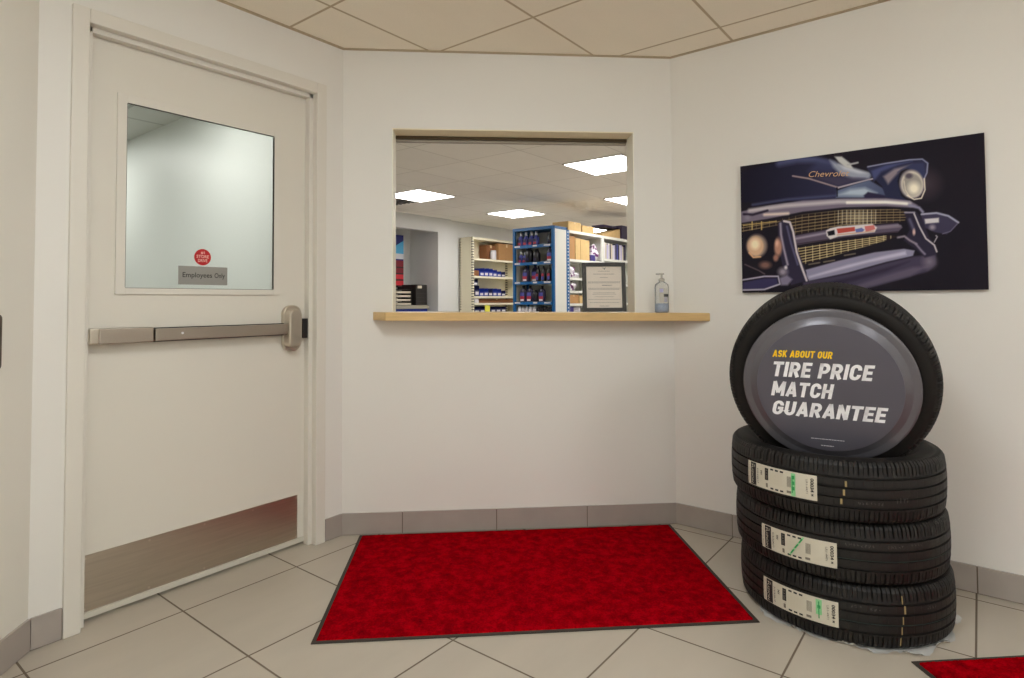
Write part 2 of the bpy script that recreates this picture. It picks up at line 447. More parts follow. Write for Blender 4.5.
# --- door 1 with steel frame
door = empty('door_1', (-.6, 0, 0)); door['kind'] = 'structure'
DO = Vector((.6, 0, 0))
def dpart(mb, name, m, parent=None, bevel=0, seg=2):
    par = parent or door
    if parent is None: mb.xf(lambda v: v + DO)
    else: mb.xf(lambda v: v + DO)
    return mb.build(name, m, par, bevel, seg)
fi_l, fi_r, fi_t = -1.067, -.152, 2.104
f = MB()
f.box(fo_l, fi_l, -.012, .13, 0, fo_t); f.box(fi_r, fo_r, -.012, .13, 0, fo_t); f.box(fi_l, fi_r, -.012, .13, fi_t, fo_t)
fr = dpart(f, 'door_frame', M['frame_paint'], bevel=.003)
f = MB()
f.box(fi_l - .001, fi_l + .019, .022, .056, 0, fi_t); f.box(fi_r - .020, fi_r + .001, .022, .056, 0, fi_t); f.box(fi_l, fi_r, .022, .056, fi_t - .02, fi_t + .001)
dpart(f, 'door_stop', M['frame_paint'], bevel=.002)
LV = .058
# leaf with vision opening
gx0, gx1, gz0, gz1 = -.925, -.334, 1.178, 1.868
lx0, lx1, lz0, lz1 = -1.064, -.170, .014, 2.1
f = MB()
hx0, hx1, hz0, hz1 = gx0 - .02, gx1 + .03, gz0 - .015, gz1 + .03
for a in ((lx0, hx0, lz0, lz1), (hx1, lx1, lz0, lz1), (hx0, hx1, lz0, hz0), (hx0, hx1, hz1, lz1)): f.box(a[0], a[1], LV, LV + .044, a[2], a[3])
leaf = dpart(f, 'door_leaf', M['door'])
f = MB()
mo = .033
for a in ((gx0 - mo, gx0, gz0 - mo * .75, gz1 + mo), (gx1, gx1 + mo, gz0 - mo * .75, gz1 + mo), (gx0, gx1, gz0 - mo * .75, gz0), (gx0, gx1, gz1, gz1 + mo)):
    f.box(a[0], a[1], LV - .008, LV + .004, a[2], a[3])
for a in ((gx0 - .002, gx0, gz0, gz1), (gx1, gx1 + .002, gz0, gz1), (gx0, gx1, gz0 - .002, gz0), (gx0, gx1, gz1, gz1 + .002)):
    f.box(a[0], a[1], LV - .0085, LV + .004, a[2], a[3], 1)
dpart(f, 'window_moulding', [M['frame_paint'], M['liner']], bevel=.0012)
dpart(MB().box(hx0, hx1, LV + .005, LV + .011, hz0, hz1), 'glass_pane', M['glass'])
dpart(MB().box(-1.046, -.204, LV - .002, LV, .036, .233), 'kick_plate', M['kick'])
kp = MB()
for x in (-1.038, -.83, -.625, -.42, -.212):
    for z in (.046, .222): kp.rev([(.0045, -.0035), (.003, -.0015)][::-1] + [(.0005, -.0045)][:0], 10, 'Y', (x, LV, z))
dpart(kp, 'kick_plate_screws', M['steel_light'])
dpart(MB().box(-1.062, -.172, LV - .008, LV, .014, .034), 'door_sweep', M['sweep'], bevel=.001)
# exit bar
par = dpart(MB().box(-1.02, -.842, LV - .052, LV, .974, 1.030), 'exit_bar', M['steel'], bevel=.004)
dpart(MB().box(-1.050, -1.018, LV - .054, LV, .9735, 1.0315), 'end_cap', M['steel_light'], par, .006)
dpart(MB().box(-.838, -.29, LV - .056, LV - .020, .977, 1.023), 'push_pad', M['steel'], par, .003)
dpart(MB().box(-.842, -.29, LV - .024, LV, .972, 1.026), 'bar_channel', M['black'], par, .001)
dpart(MB().rev([(.0045, -.002), (.0045, .001)], 14, 'Y', (-.742, LV - .057, 1.003)), 'lock_button', M['white_text'], par)
lc = MB()
def rbox(mb, x0, x1, y0, y1, z0, z1, r, n=8, mi=0):
    pts = []
    for cx, cz, a0 in ((x1 - r, z1 - r, 0), (x0 + r, z1 - r, 90), (x0 + r, z0 + r, 180), (x1 - r, z0 + r, 270)):
        for i in range(n + 1):
            a = math.radians(a0 + 90 * i / n); pts.append((cx + r * math.cos(a), cz + r * math.sin(a)))
    N = len(pts); vs = [(x, y0, z) for x, z in pts] + [(x, y1, z) for x, z in pts]
    mb.add(vs, [tuple(range(N)), tuple(range(N, 2 * N))[::-1]] + [(i, (i + 1) % N, N + (i + 1) % N, N + i) for i in range(N)], mi)
    return mb
case = dpart(rbox(MB(), -.292, -.198, LV - .022, LV, .898, 1.106, .040), 'latch_case', M['steel_light'], bevel=.005, seg=3)
dpart(rbox(MB(), -.290, -.226, LV - .070, LV - .02, .915, 1.088, .026), 'latch_cover', M['steel_light'], case, .008, 3)
dpart(MB().box(-.200, -.176, LV - .036, LV, .955, 1.045), 'strike', M['black'], bevel=.002)

# signs on the door glass
GY = LV + .005
sg_ = empty('door_sign', (-.636, GY, 1.231))
MB().box(-.0985, .0985, -.003, 0, -.0375, .0375).build('sign_plate', M['sign_grey'], sg_, .001)
vs, fs = fit_text('Employees', -.083, .034, -.014, .012, bold=.012); t = MB().add([(x, -.0034, y) for x, y, z in vs], fs)
vs, fs = fit_text('Only', .044, .087, -.014, .012, bold=.012); t.add([(x, -.0034, y) for x, y, z in vs], fs)
t.build('lettering', M['sign_text'], sg_, fixn=False)
tag(sg_, 'small grey sign reading Employees Only on the door glass', 'sign')
st = empty('door_sticker', (-.64, GY, 1.307))
MB().rev([(.0335, -.001), (.0335, 0)], 40, 'Y', c=(0, -.0003, 0), smooth=False).build('sticker_disc', M['red_sticker'], st)
t = MB()
for tx, a in (('#1', (-.008, .008, .012, .024)), ('STORE', (-.025, .025, -.004, .009)), ('DRIVE', (-.019, .019, -.02, -.008))):
    vs, fs = fit_text(tx, *a, bold=.02); t.add([(x, -.0018, y) for x, y, z in vs], fs)
t.build('lettering', M['pink_text'], st, fixn=False)
tag(st, 'round red sticker with pale lettering on the door glass above the sign', 'sticker')

# plate on the left wall beside the door wall corner
pc = Vector((CL, 0, 0)) + Vector((-1, -1, 0)).normalized() * .209
pl = empty('wall_plate', (pc.x, pc.y, 1.005), (0, 0, math.radians(45)))
rbox(MB(), -.054, .054, -.010, 0, -.083, .083, .014).xf(lambda v: Vector((v.x, v.y, v.z))).build('plate_body', M['plate'], pl, .003)
rbox(MB(), -.012, .012, -.016, -.009, -.022, .022, .004).build('rocker', M['frame_paint'], pl, .001)
tag(pl, 'dark metal wall plate at the left edge on the left wall', 'wall plate')

# --- pass-through opening lining (window_1)
win = empty('window_1', SD(o0, 0, 1.07)); win['kind'] = 'structure'
WO = Vector(win.location)
def wpart(poly, z0, z1, name, m, bevel=0):
    b = MB().prism([(q.x, q.y) for q in poly], z0, z1); b.xf(lambda v: v - WO); return b.build(name, m, win, bevel)
th = .012
wpart([SD(o0 - .000, -.001), SD(o0 + .004, -.001), SD(o0 + .004, WT + .01), SD(o0, WT + .01)], 1.02, ot, 'side_lining', M['casing_side'])
wpart([SD(o1 - .004, -.001), SD(o1, -.001), SD(o1, WT + .01), SD(o1 - .004, WT + .01)], 1.02, ot, 'side_lining', M['casing_side'])
wpart([SD(o0, -.001), SD(o1, -.001), SD(o1, WT + .01), SD(o0, WT + .01)], ot - .004, ot + .001, 'head_lining', M['casing'])
wpart([SD(o0 + .004, WT - .004), SD(o1 - .004, WT - .004), SD(o1 - .004, WT + .05), SD(o0 + .004, WT + .05)], 1.957, ot - .004, 'shutter_track', M['track'], .001)
wpart([SD(o0 + .004, WT + .008), SD(o1 - .004, WT + .008), SD(o1 - .004, WT + .03), SD(o0 + .004, WT + .03)], 1.945, 1.957, 'shutter_slat', M['alu'], .001)

# --- ledge
lp = [(.15, 0), (.236, -.12), (1.782, -.12), (L, -.0)]
full = [SD(.146, 0), SD(.222, -.127), SD(1.789, -.127), SD(L - .004, -.001), SD(o1 - .004, 0), SD(o1 - .004, .17), SD(o0 + .004, .17), SD(o0 + .004, 0)]
LO = SD(.9, 0, 1.03)
b = MB().prism([(q.x, q.y) for q in full], lambda x, y: zt_(x, y) - .0395, zt_)
b.m = [1 if i >= 12 else 0 for i in range(len(b.f))]
b.xf(lambda v: v - LO)
ledge = b.build('counter_ledge', [M['wood'], M['wood_edge']], None, .0025, 2, LO)
tag(ledge, 'long maple wooden ledge under the pass-through opening', 'shelf')

# ================================================================== CEILING LIGHTS
def troffer(x, y, m, label, group=None, sz=.60, drop=0):
    o = empty('ceiling_light', (x, y, H))
    f = MB()
    h = sz / 2
    for a in ((-h, h, -h, -h + .012), (-h, h, h - .012, h), (-h, -h + .012, -h, h), (h - .012, h, -h, h)): f.box(a[0], a[1], a[2], a[3], -.012, -.001)
    f.build('light_frame', M['troffer'], o)
    MB().box(-h + .012, h - .012, -h + .012, h - .012, -.009 - drop, -.004).build('diffuser', m, o)
    tag(o, label, 'ceiling light', group)
    return o
g2 = 'square panel lights in the stockroom ceiling'
troffer(3.05, 2.69, M['lamp_back'], 'square ceiling light at the opening’s left, above the alcove', g2)
troffer(4.91, 2.69, M['lamp_back'], 'smallest-looking centre ceiling light above the blue and tan shelving', g2)
troffer(3.05, .21, M['lamp_back'], 'largest-looking ceiling light at the upper right of the opening', g2)
troffer(7.39, 2.69, M['lamp_back'], 'farthest ceiling light, a bright sliver seen just above the tan boxes', g2)
troffer(4.91, .83, M['lamp_back'], 'ceiling light cut off by the opening’s right side, below the largest one', g2)
for x, y in ((6.77, .21), (6.77, -1.65), (3.67, -1.65)):  # extra lights added out of view to brighten the stockroom and its ceiling
    troffer(x, y, M['lamp_back'], 'added unseen fill light in the stockroom ceiling', 'added unseen stockroom fill lights')
g1 = 'square panel lights in the reception ceiling'
for i, (x, y) in enumerate([(-1.213, -1.843), (-.6025, -4.286), (-2.434, -4.286)]):
    troffer(x, y, M['lamp'], 'square reception ceiling light behind the viewer', g1, drop=.08)  # lens shaped to hang low, its added glowing sides brighten the ceiling
g3 = 'panel lights in the hallway'
troffer(-.72, 1.0, M['lamp_hall'], 'hallway ceiling light just behind the door', g3)
troffer(-.66, 2.85, M['lamp_hall'], 'hallway ceiling light further down behind the door', g3)
vt = empty('air_vent', (3.05, 3.31, H))
f = MB(); f.box(-.29, .29, -.29, .29, -.006, -.001); f.build('vent_frame', M['troffer'], vt)
f = MB()
for i in range(7): f.box(-.26, .26, -.25 + .075 * i, -.225 + .075 * i, -.014, -.006)
f.build('louvre', M['black'], vt)
tag(vt, 'square louvred air vent beside the left stockroom light', 'air vent')

# ================================================================== MATS
def floor_mat(s0, s1, d0, d1, label):
    o = empty('floor_mat', SD((s0 + s1) / 2, (d0 + d1) / 2), (0, 0, -B_ANG))
    a = (s1 - s0) / 2; b_ = (d1 - d0) / 2; e = .013
    f = MB()
    f.box(-a, a, -b_, b_, .0005, .004)
    f.build('rubber_border', M['rubber_edge'], o, .001)
    # pile: fine grid, gently uneven
    nx, ny = 220, int(220 * b_ / a)
    X = np.linspace(-a + e, a - e, nx); Y = np.linspace(-b_ + e, b_ - e, ny)
    rs = np.random.RandomState(3); Z = .0085 + rs.rand(ny, nx) * .0018
    Z[0] = Z[-1] = .003; Z[:, 0] = Z[:, -1] = .003
    vs = [(X[i], Y[j], Z[j, i]) for j in range(ny) for i in range(nx)]
    fs = [(j * nx + i, j * nx + i + 1, (j + 1) * nx + i + 1, (j + 1) * nx + i) for j in range(ny - 1) for i in range(nx - 1)]
    MB().add(vs, fs, 0, True).build('carpet_pile', M['carpet'], o, fixn=False)
    tag(o, label, 'mat')
    return o
floor_mat(.088, 1.611, -.936, -.021, 'large red carpet mat with dark border lying below the ledge')
floor_mat(1.962, 2.86, -2.72, -1.196, 'corner of a second red mat at the bottom right beside the tyres')

# ================================================================== TYRES
TW = .2022
def tyre_profile(R, wd):
    """closed section: list of (r, z, tag); tag 't' tread rib, 'g' groove floor, 's' shoulder, 'w' sidewall"""
    hw = wd / 2; P = []
    def crown(z): return R - .0055 * (abs(z) / (hw * .8)) ** 2.2
    gr = [-.046, -.0155, .0155, .046]; gw = .0042; zt = hw * .80
    zs = [-zt]
    # tread from -zt to zt
    P.append((crown(-zt), -zt, 's')); P.append((crown(-.062), -.062, 's')); P.append((crown(-.052), -.052, 's'))
    for g in gr:
        P += [(crown(g), g - gw, 't'), (crown(g) - .007, g - gw * .7, 'g'), (crown(g) - .007, g + gw * .7, 'g'), (crown(g), g + gw, 't')]
    P += [(crown(.052), .052, 's'), (crown(.062), .062, 's'), (crown(zt), zt, 's')]
    ro = crown(zt)
    up = [(ro - .004, zt + .007, 's'), (ro - .0095, zt + .0125, 's'), (ro - .0165, zt + .0165, 'w'), (ro - .019, zt + .0150, 'w'), (ro - .024, zt + .0178, 'w'), (ro - .036, hw, 'w'),
          (ro - .050, hw - .0005, 'w'), (ro - .066, hw - .005, 'w'), (ro - .080, hw - .012, 'w'), (ro - .084, hw - .0115, 'w'), (ro - .088, hw - .016, 'w'), (ro - .098, hw - .026, 'w'),
          (ro - .104, hw - .034, 'w'), (ro - .1035, hw - .046, 'w'), (ro - .092, hw - .045, 'w'), (ro - .05, hw - .02, 'w'), (ro - .024, hw - .028, 'w'), (ro - .016, hw - .05, 'w'), (R - .0155, 0, 'w')]
    return P + up + [(r, -z, t) for r, z, t in up[:-1][::-1]]
def tyre_mesh(R, wd, name):
    P = tyre_profile(R, wd); K = len(P); NB = 76; SUB = 9; N = NB * SUB
    vs = []; fs = []; mi = []
    ang = []
    for i in range(N):
        b, q = divmod(i, SUB)
        ang.append(2 * PI * (b + (0, .05, .15, .20, .36, .56, .60, .64, .68)[q]) / NB)
    for i, a in enumerate(ang):
        q = i % SUB; cut = q in (1, 2); fine = q in (6, 7)
        for j, (r, z, t) in enumerate(P):
            rr = r
            if t == 's' and abs(z) > .054: rr = r - (.007 if cut else .0032 if fine else 0)
            if t == 't' and fine: rr = r - .0006
            vs.append((rr * math.cos(a), rr * math.sin(a), z))
    me = bpy.data.meshes.new(name)
    for i in range(N):
        k2 = (i + 1) % N
        for j in range(K):
            j2 = (j + 1) % K
            fs.append((i * K + j, k2 * K + j, k2 * K + j2, i * K + j2)); mi.append(0 if P[j][2] in 'tgs' and P[j2][2] in 'tgs' else 1)
    me.from_pydata(vs, [], fs); me.materials.append(M['tread']); me.materials.append(M['sidewall'])
    me.polygons.foreach_set('material_index', mi)
    sm = [bool(m) for m in mi]; me.polygons.foreach_set('use_smooth', sm)
    uv = me.uv_layers.new(name='UVMap'); arr = []
    for p in me.polygons:
        us = []
        for vi in p.vertices:
            i, j = divmod(vi, K); us.append(ang[i] * R)
        if max(us) - min(us) > R: us = [u + (2 * PI * R if u < PI * R else 0) for u in us]
        for u, vi in zip(us, p.vertices): arr += [u * 4, vs[vi][2] * 4]
    uv.data.foreach_set('uv', arr); me.update()
    b = bmesh.new(); b.from_mesh(me); bmesh.ops.recalc_face_normals(b, faces=b.faces); b.to_mesh(me); b.free()
    return me
RT = .3482
tm = tyre_mesh(RT, TW, 'tyre_casing')
def crownr(z, R=RT): return R - .0055 * (abs(z) / (TW / 2 * .8)) ** 2.2
def wrap(R, a0, z):
    """map (x along circumference, y along axis) to the tread, a0 degrees start, going clockwise seen from above x grows"""
    def fn(x, y, lift=.0012):
        r = crownr(z + y, R) + lift; a = math.radians(a0) + x / R
        return (r * math.cos(a), r * math.sin(a), z + y)
    return fn
def subdiv_rect(fn, x0, x1, y0, y1, lift, nx=24, ny=4):
    vs = [fn(x0 + (x1 - x0) * i / nx, y0 + (y1 - y0) * j / ny, lift) for j in range(ny + 1) for i in range(nx + 1)]
    fs = [(j * (nx + 1) + i, j * (nx + 1) + i + 1, (j + 1) * (nx + 1) + i + 1, (j + 1) * (nx + 1) + i) for j in range(ny) for i in range(nx)]
    return vs, fs
def label_part(par, a0, a1, zc, hh, variant):
    """paper size label wrapped on the tread. x: 0..W along, y: -hh..hh"""
    Wd = math.radians((a1 - a0) % 360) * RT
    fn = wrap(RT, a0, zc)
    t = MB(); vs, fs = subdiv_rect(fn, 0, Wd, -hh, hh, .0014, 36, 6); t.add(vs, fs, 0, True)
    lab = t.build('size_label', M['label'], par)
    lab['label'] = 'white paper size label wrapped on the tread'
    def R_(mb, x0, x1, y0, y1, mi=0, lift=.0022): vs, fs = subdiv_rect(fn, x0 * Wd, x1 * Wd, y0 * hh, y1 * hh, lift, 6, 2); mb.add(vs, fs, mi, True)
    def T_(mb, txt, x0, x1, y0, y1, mi=0, lift=.0030, bold=.01):
        # reads downwards: text x -> -y, text y -> +x
        vs, fs = fit_text(txt, 0, 1, 0, 1, bold=bold)
        mb.add([fn((x0 + v[1] * (x1 - x0)) * Wd, (y1 - v[0] * (y1 - y0)) * hh, lift) for v in vs], fs, mi)
    p = MB()
    R_(p, .058, .162, -.95, .95, 0)
    T_(p, 'FUZION', .078, .112, -.82, .78, 1, bold=.0)
    T_(p, 'X', .125, .143, .55, .8, 1, bold=.0)
    T_(p, 'TOURING ALL SEASON', .024, .040, -.85, .85, 2)
    T_(p, '215/55R17', .185, .208, -.7, .6, 0)
    T_(p, '94V', .242, .275, .1, .5, 0, bold=.02)
    R_(p, .315, .37, -.2, .8, 0)
    T_(p, 'A A 500', .328, .356, -.1, .7, 2)
    R_(p, .33, .36, -.8, -.45, 2)
    for x in (.40, .47, .54):
        R_(p, x, x + .045, .72, .86, 0); R_(p, x, x + .045, -.86, -.72, 0)
    for i in range(9): R_(p, .40 + i * .02, .406 + i * .02, -.45, .5, 3)
    for i in range(8): R_(p, .635 + i * .008, .638 + i * .008 + .002 * (i % 2), -.3, .55, 2)
    R_(p, .63, .69, -.8, -.6, 2)
    T_(p, '00034', .925, .965, -.35, .75, 0, bold=.02)
    T_(p, 'M', .93, .96, -.65, -.5, 0)
    T_(p, 'LR1-4471', .87, .895, -.5, .6, 2)
    p.build('label_print', [M['label_black'], M['label'], M['label_grey'], M['label_tint']], lab, fixn=False)
    g = MB()
    if variant == 2:
        R_(g, .69, .745, -.95, .9, 0, .0036)
        for y in (.55, .1, -.35): R_(g, .70, .735, y - .12, y + .16, 1, .0042)
        R_(g, .70, .712, -.7, .5, 1, .0042)
    elif variant == 1:
        vs = [fn((.60) * Wd, .95 * hh, .004), fn((.63) * Wd, .95 * hh, .004), fn((.45) * Wd, -.75 * hh, .004), fn((.42) * Wd, -.75 * hh, .004)]
        n = 10; vv = []
        for i in range(n + 1):
            f_ = i / n; xc = .615 - .18 * f_; y = .95 - 1.7 * f_
            vv += [fn((xc - .012) * Wd, y * hh, .004), fn((xc + .012) * Wd, y * hh, .004)]
        for i in range(n):
            g.add([vv[2 * i], vv[2 * i + 1], vv[2 * i + 3], vv[2 * i + 2]], [(0, 1, 2, 3)], 1 if i % 3 else 0)
    else:
        R_(g, .745, .815, -.3, .9, 0, .0036)
        R_(g, .775, .787, -.6, .75, 1, .0042); R_(g, .765, .80, .2, .45, 1, .0042)
    g.build('marker_scribble', [M['label_green'], M['label_dkgreen']], lab, fixn=False)
    return lab
M['label_tint'] = mat('label_pale_ink', (206, 196, 176), .6)
def stripes(par, kind, items, m, name):
    t = MB()
    for a0, a1, z0, z1 in items:
        n = max(1, int(abs(a1 - a0) / 2))
        vs = []; 
        for i in range(n + 1):
            a = math.radians(a0 + (a1 - a0) * i / n)
            for z in (z0, z1):
                r = crownr(z) + .0008; vs.append((r * math.cos(a), r * math.sin(a), z))
        t.add(vs, [(2 * i, 2 * i + 2, 2 * i + 3, 2 * i + 1) for i in range(n)], 0, True)
    return t.build(name, m, par, fixn=False)
def scrawl(par, a0, z, n, seed, h=.011):
    rs = random.Random(seed); t = MB()
    x = 0
    for c in range(n):
        for s_ in range(rs.choice((2, 3))):
            p = [(x + rs.uniform(0, .008), rs.uniform(-h, h) * .5) for _ in range(3)]
            for q0, q1 in zip(p, p[1:]):
                dx, dy = q1[0] - q0[0], q1[1] - q0[1]; l = math.hypot(dx, dy) + 1e-6; nx, ny = -dy / l * .0006, dx / l * .0006
                vs = []
                for X_, Y_ in ((q0[0] + nx, q0[1] + ny), (q0[0] - nx, q0[1] - ny), (q1[0] - nx, q1[1] - ny), (q1[0] + nx, q1[1] + ny)):
                    r = crownr(z + Y_) + .0008; a = math.radians(a0) + X_ / RT; vs.append((r * math.cos(a), r * math.sin(a), z + Y_))
                t.add(vs, [(0, 1, 2, 3)])
        x += .011
    return t.build('chalk_marking', M['chalk'], par, fixn=False)
cent = [(.7474, -2.0147), (.7284, -2.0054), (.6975, -2.0004)]
labs = ['lowest tyre of the stack, lying on the floor beside the mat', 'middle lying tyre of the stack, between the lowest and the topmost lying one', 'topmost lying tyre of the stack, holding up the standing tyre']
lab_ang = [(145.7, 188.2), (148.5, 190.1), (141.25, 183.1)]
lab_z = [(.0955 - .1011, .0405), (.291 - .2022 - .1011, .0405), (.5065 - .4044 - .1011, .0405)]
tyres = []
for i in range(3):
    t = empty('tyre', (cent[i][0], cent[i][1], .002 + TW * i + TW / 2))
    c = bpy.data.objects.new('casing', tm); COL.objects.link(c); c.parent = t; c.rotation_euler = (0, 0, .4 * i)
    label_part(t, lab_ang[i][0], lab_ang[i][1], lab_z[i][0], lab_z[i][1], i)
    tag(t, labs[i], 'tyre', 'tyres lying in the stack')
    tyres.append(t)
stripes(tyres[0], 0, [(-173, -100, -.0165, -.0145)], M['teal'], 'teal_line')
stripes(tyres[1], 0, [(-172, -100, -.0165, -.0145)], M['teal'], 'teal_line')
stripes(tyres[0], 0, [(-141.2, -140.7, .05, .075), (-140.2, -139.3, .02, .045), (-141.2, -140.6, -.012, .012), (-141.9, -141.3, -.045, -.02), (-142.4, -141.9, -.08, -.055)], M['ochre'], 'paint_mark')
stripes(tyres[2], 0, [(-163.9, -162.9, .018, .036), (-164.9, -163.9, -.01, .009), (-166.2, -165.2, -.038, -.02)], M['ochre'], 'paint_mark')
scrawl(tyres[0], -166, .032, 3, 1); scrawl(tyres[0], -157, .03, 3, 2); scrawl(tyres[0], -127, .032, 4, 3)
scrawl(tyres[1], -166, .03, 8, 4); scrawl(tyres[1], -146, .03, 5, 5); scrawl(tyres[1], -133, .034, 4, 6)
scrawl(tyres[2], -158, -.03, 7, 7); scrawl(tyres[2], -139, -.02, 4, 8, .02)

# standing tyre, leaning slightly forward
al, le = math.radians(30), math.radians(-10.8); ya = .661
rt0 = Vector((math.sin(ya), -math.cos(ya), 0)); fw0 = Vector((math.cos(ya), math.sin(ya), 0))
dR = rt0 * math.cos(al) - fw0 * math.sin(al)
nh = -rt0 * math.sin(al) - fw0 * math.cos(al)
dN = nh * math.cos(le) + Vector((0, 0, 1)) * math.sin(le)
dU = -nh * math.sin(le) + Vector((0, 0, 1)) * math.cos(le)
RS = .332
sm_ = tyre_mesh(RS, .2, 'standing_tyre_casing')
o = bpy.data.objects.new('tyre', sm_); COL.objects.link(o)
RM = Matrix((dR, dU, dN)).transposed().to_4x4()
o.matrix_world = Matrix.Translation(Vector((.602, -2.015, .847))) @ RM
tag(o, 'upright tyre standing on the stack with the round grey sign in front', 'tyre')

# round sign, lettered in a bold condensed oblique drawn with strokes
TK = .205
def arc(cx, cy, rx, ry, a0, a1, n=10): return [(cx + rx * math.cos(math.radians(a0 + (a1 - a0) * i / n)), cy + ry * math.sin(math.radians(a0 + (a1 - a0) * i / n))) for i in range(n + 1)]
def glyph(ch):
    h = TK / 2; T = 1 - h; w = .60
    r = w / 2 - h; cx = w / 2; q = .23
    if ch == 'T': return .60, [[(0, T), (.60, T)], [(.30, 0), (.30, 1)]]
    if ch == 'I': return TK, [[(h, 0), (h, 1)]]
    if ch == 'E': return .52, [[(h, 0), (h, 1)], [(0, T), (.52, T)], [(0, h), (.52, h)], [(0, .505), (.47, .505)]]
    if ch == 'P': return .59, [[(h, 0), (h, 1)], [(0, T), (.30, T)] + arc(.30, (T + .42) / 2, .29 - h, (T - .42) / 2, 90, -90)[1:] + [(0, .42)]]
    if ch == 'R': return .61, [[(h, 0), (h, 1)], [(0, T), (.30, T)] + arc(.30, (T + .44) / 2, .29 - h, (T - .44) / 2, 90, -90)[1:] + [(0, .44)], [(.30, .46), (.515, 0)]]
    if ch == 'B': return .60, [[(h, 0), (h, 1)], [(0, T), (.30, T)] + arc(.30, (T + .515) / 2, .27 - h, (T - .515) / 2, 90, -90)[1:] + [(0, .515)], [(.2, .515), (.30, .515)] + arc(.30, (h + .515) / 2, .30 - h, (.515 - h) / 2, 90, -90)[1:] + [(0, h)]]
    if ch == 'O': return w, [arc(cx, T - q, r, q, 0, 180) + arc(cx, h + q, r, q, 180, 360) + [(w - h, T - q)]]
    if ch == 'C': return w, [[(w - h, .64)] + arc(cx, T - q, r, q, 0, 180) + arc(cx, h + q, r, q, 180, 360) + [(w - h, .36)]]
    if ch == 'G': return w, [[(w - h, .66)] + arc(cx, T - q, r, q, 0, 180) + arc(cx, h + q, r, q, 180, 360) + [(w - h, .54)], [(w, .47), (cx - .01, .47)]]
    if ch == 'U': return w, [[(h, 1), (h, h + q)] + arc(cx, h + q, r, q, 180, 360) + [(w - h, 1)]]
    if ch == 'M': return .78, [[(h, 0), (h, 1)], [(.78 - h, 0), (.78 - h, 1)], [(.10, 1), (.39, .22)], [(.68, 1), (.39, .22)]]
    if ch == 'N': return .61, [[(h, 0), (h, 1)], [(.61 - h, 0), (.61 - h, 1)], [(.10, 1), (.51, 0)]]
    if ch == 'H': return .60, [[(h, 0), (h, 1)], [(.60 - h, 0), (.60 - h, 1)], [(0, .5), (.60, .5)]]
    if ch == 'A': return .66, [[(.09, 0), (.33, 1)], [(.57, 0), (.33, 1)], [(.15, .27), (.51, .27)]]
    if ch == 'K': return .62, [[(h, 0), (h, 1)], [(.14, .38), (.50, 1)], [(.26, .55), (.52, 0)]]
    if ch == 'S': return .57, [[(.57 - h, .70)] + arc(.285, T - .19, .285 - h, .19, 0, 180, 8) + [(h + .01, .66), (.16, .555), (.41, .44), (.57 - h, .33)] + arc(.285, h + .19, .285 - h, .19, 0, -180, 8) + [(h, .30)]]
    return .25, []
def stroke_text(txt, x0, x1, y0, y1, shear):
    vs = []; fs = []; X = 0
    for ch in txt:
        w, st = glyph(ch)
        for pl in st:
            n = len(pl); off = []
            for i, p in enumerate(pl):
                p = Vector(p); a = Vector(pl[i - 1]) if i else None; b = Vector(pl[i + 1]) if i < n - 1 else None
                d1 = (p - a).normalized() if a is not None else (b - p).normalized(); d2 = (b - p).normalized() if b is not None else d1
                t = (d1 + d2)
                t = t.normalized() if t.length > 1e-4 else d1
                nn = Vector((-t.y, t.x)); k = TK / 2 / max(.5, nn.dot(Vector((-d1.y, d1.x)))); off.append((p + nn * k, p - nn * k))
            o_ = len(vs)
            for l, r in off: vs += [(l.x + X, l.y), (r.x + X, r.y)]
            fs += [(o_ + 2 * i, o_ + 2 * i + 1, o_ + 2 * i + 3, o_ + 2 * i + 2) for i in range(n - 1)]
        X += w + .085
    q = [(x + shear * y, y) for x, y in vs]; ax = min(p[0] for p in q); bx = max(p[0] for p in q)
    return [(x0 + (x - ax) / (bx - ax) * (x1 - x0), y0 + y * (y1 - y0), 0) for x, y in q], fs
sgn = empty('tyre_sign'); sgn.matrix_world = Matrix.Translation(Vector((.602, -2.015, .847)) + dN * .132) @ RM
prof = [(.262, -.028), (.269, -.022), (.270, -.004), (.268, .0), (.262, .002), (.2465, .002), (.243, .003), (.226, .0135), (.2215, .0158)]
MB().rev(prof, 128, smooth=True, caps=False).build('disc_rim', M['disc_rim'], sgn)
MB().rev([(.2215, .0), (.2215, .0158), (.2205, .016), (.15, .016), (.02, .016)], 128, smooth=True).build('disc_face', M['disc'], sgn)
tz = .0168
rows = [('ASK ABOUT OUR', -.1665, .0195, .104, .1285, 1, .03), ('TIRE PRICE', -.164, .1405, .034, .0875, 0, .03), ('MATCH', -.1765, .022, -.0365, .016, 0, .03), ('GUARANTEE', -.174, .175, -.1055, -.054, 0, .03)]
for tx, x0, x1, y0, y1, c, bo in rows:
    vs, fs = stroke_text(tx, x0, x1, y0, y1, .2)
    MB().add([(x, y, tz) for x, y, z in vs], fs).build('lettering', M['yellow_text'] if c else M['white_text'], sgn, fixn=False)
f = MB(); rs = random.Random(2)
for x0, x1, y in ((-.054, .047, -.181), (-.024, .015, -.204)):
    x = x0
    while x < x1:
        w_ = rs.uniform(.004, .010); f.box(x, min(x + w_, x1), y - .0012, y + .0012, tz - .0004, tz); x += w_ + .0013
f.build('fine_print', M['fine_text'], sgn)
tag(sgn, 'round charcoal sign reading TIRE PRICE MATCH GUARANTEE set in the upright tyre', 'sign')

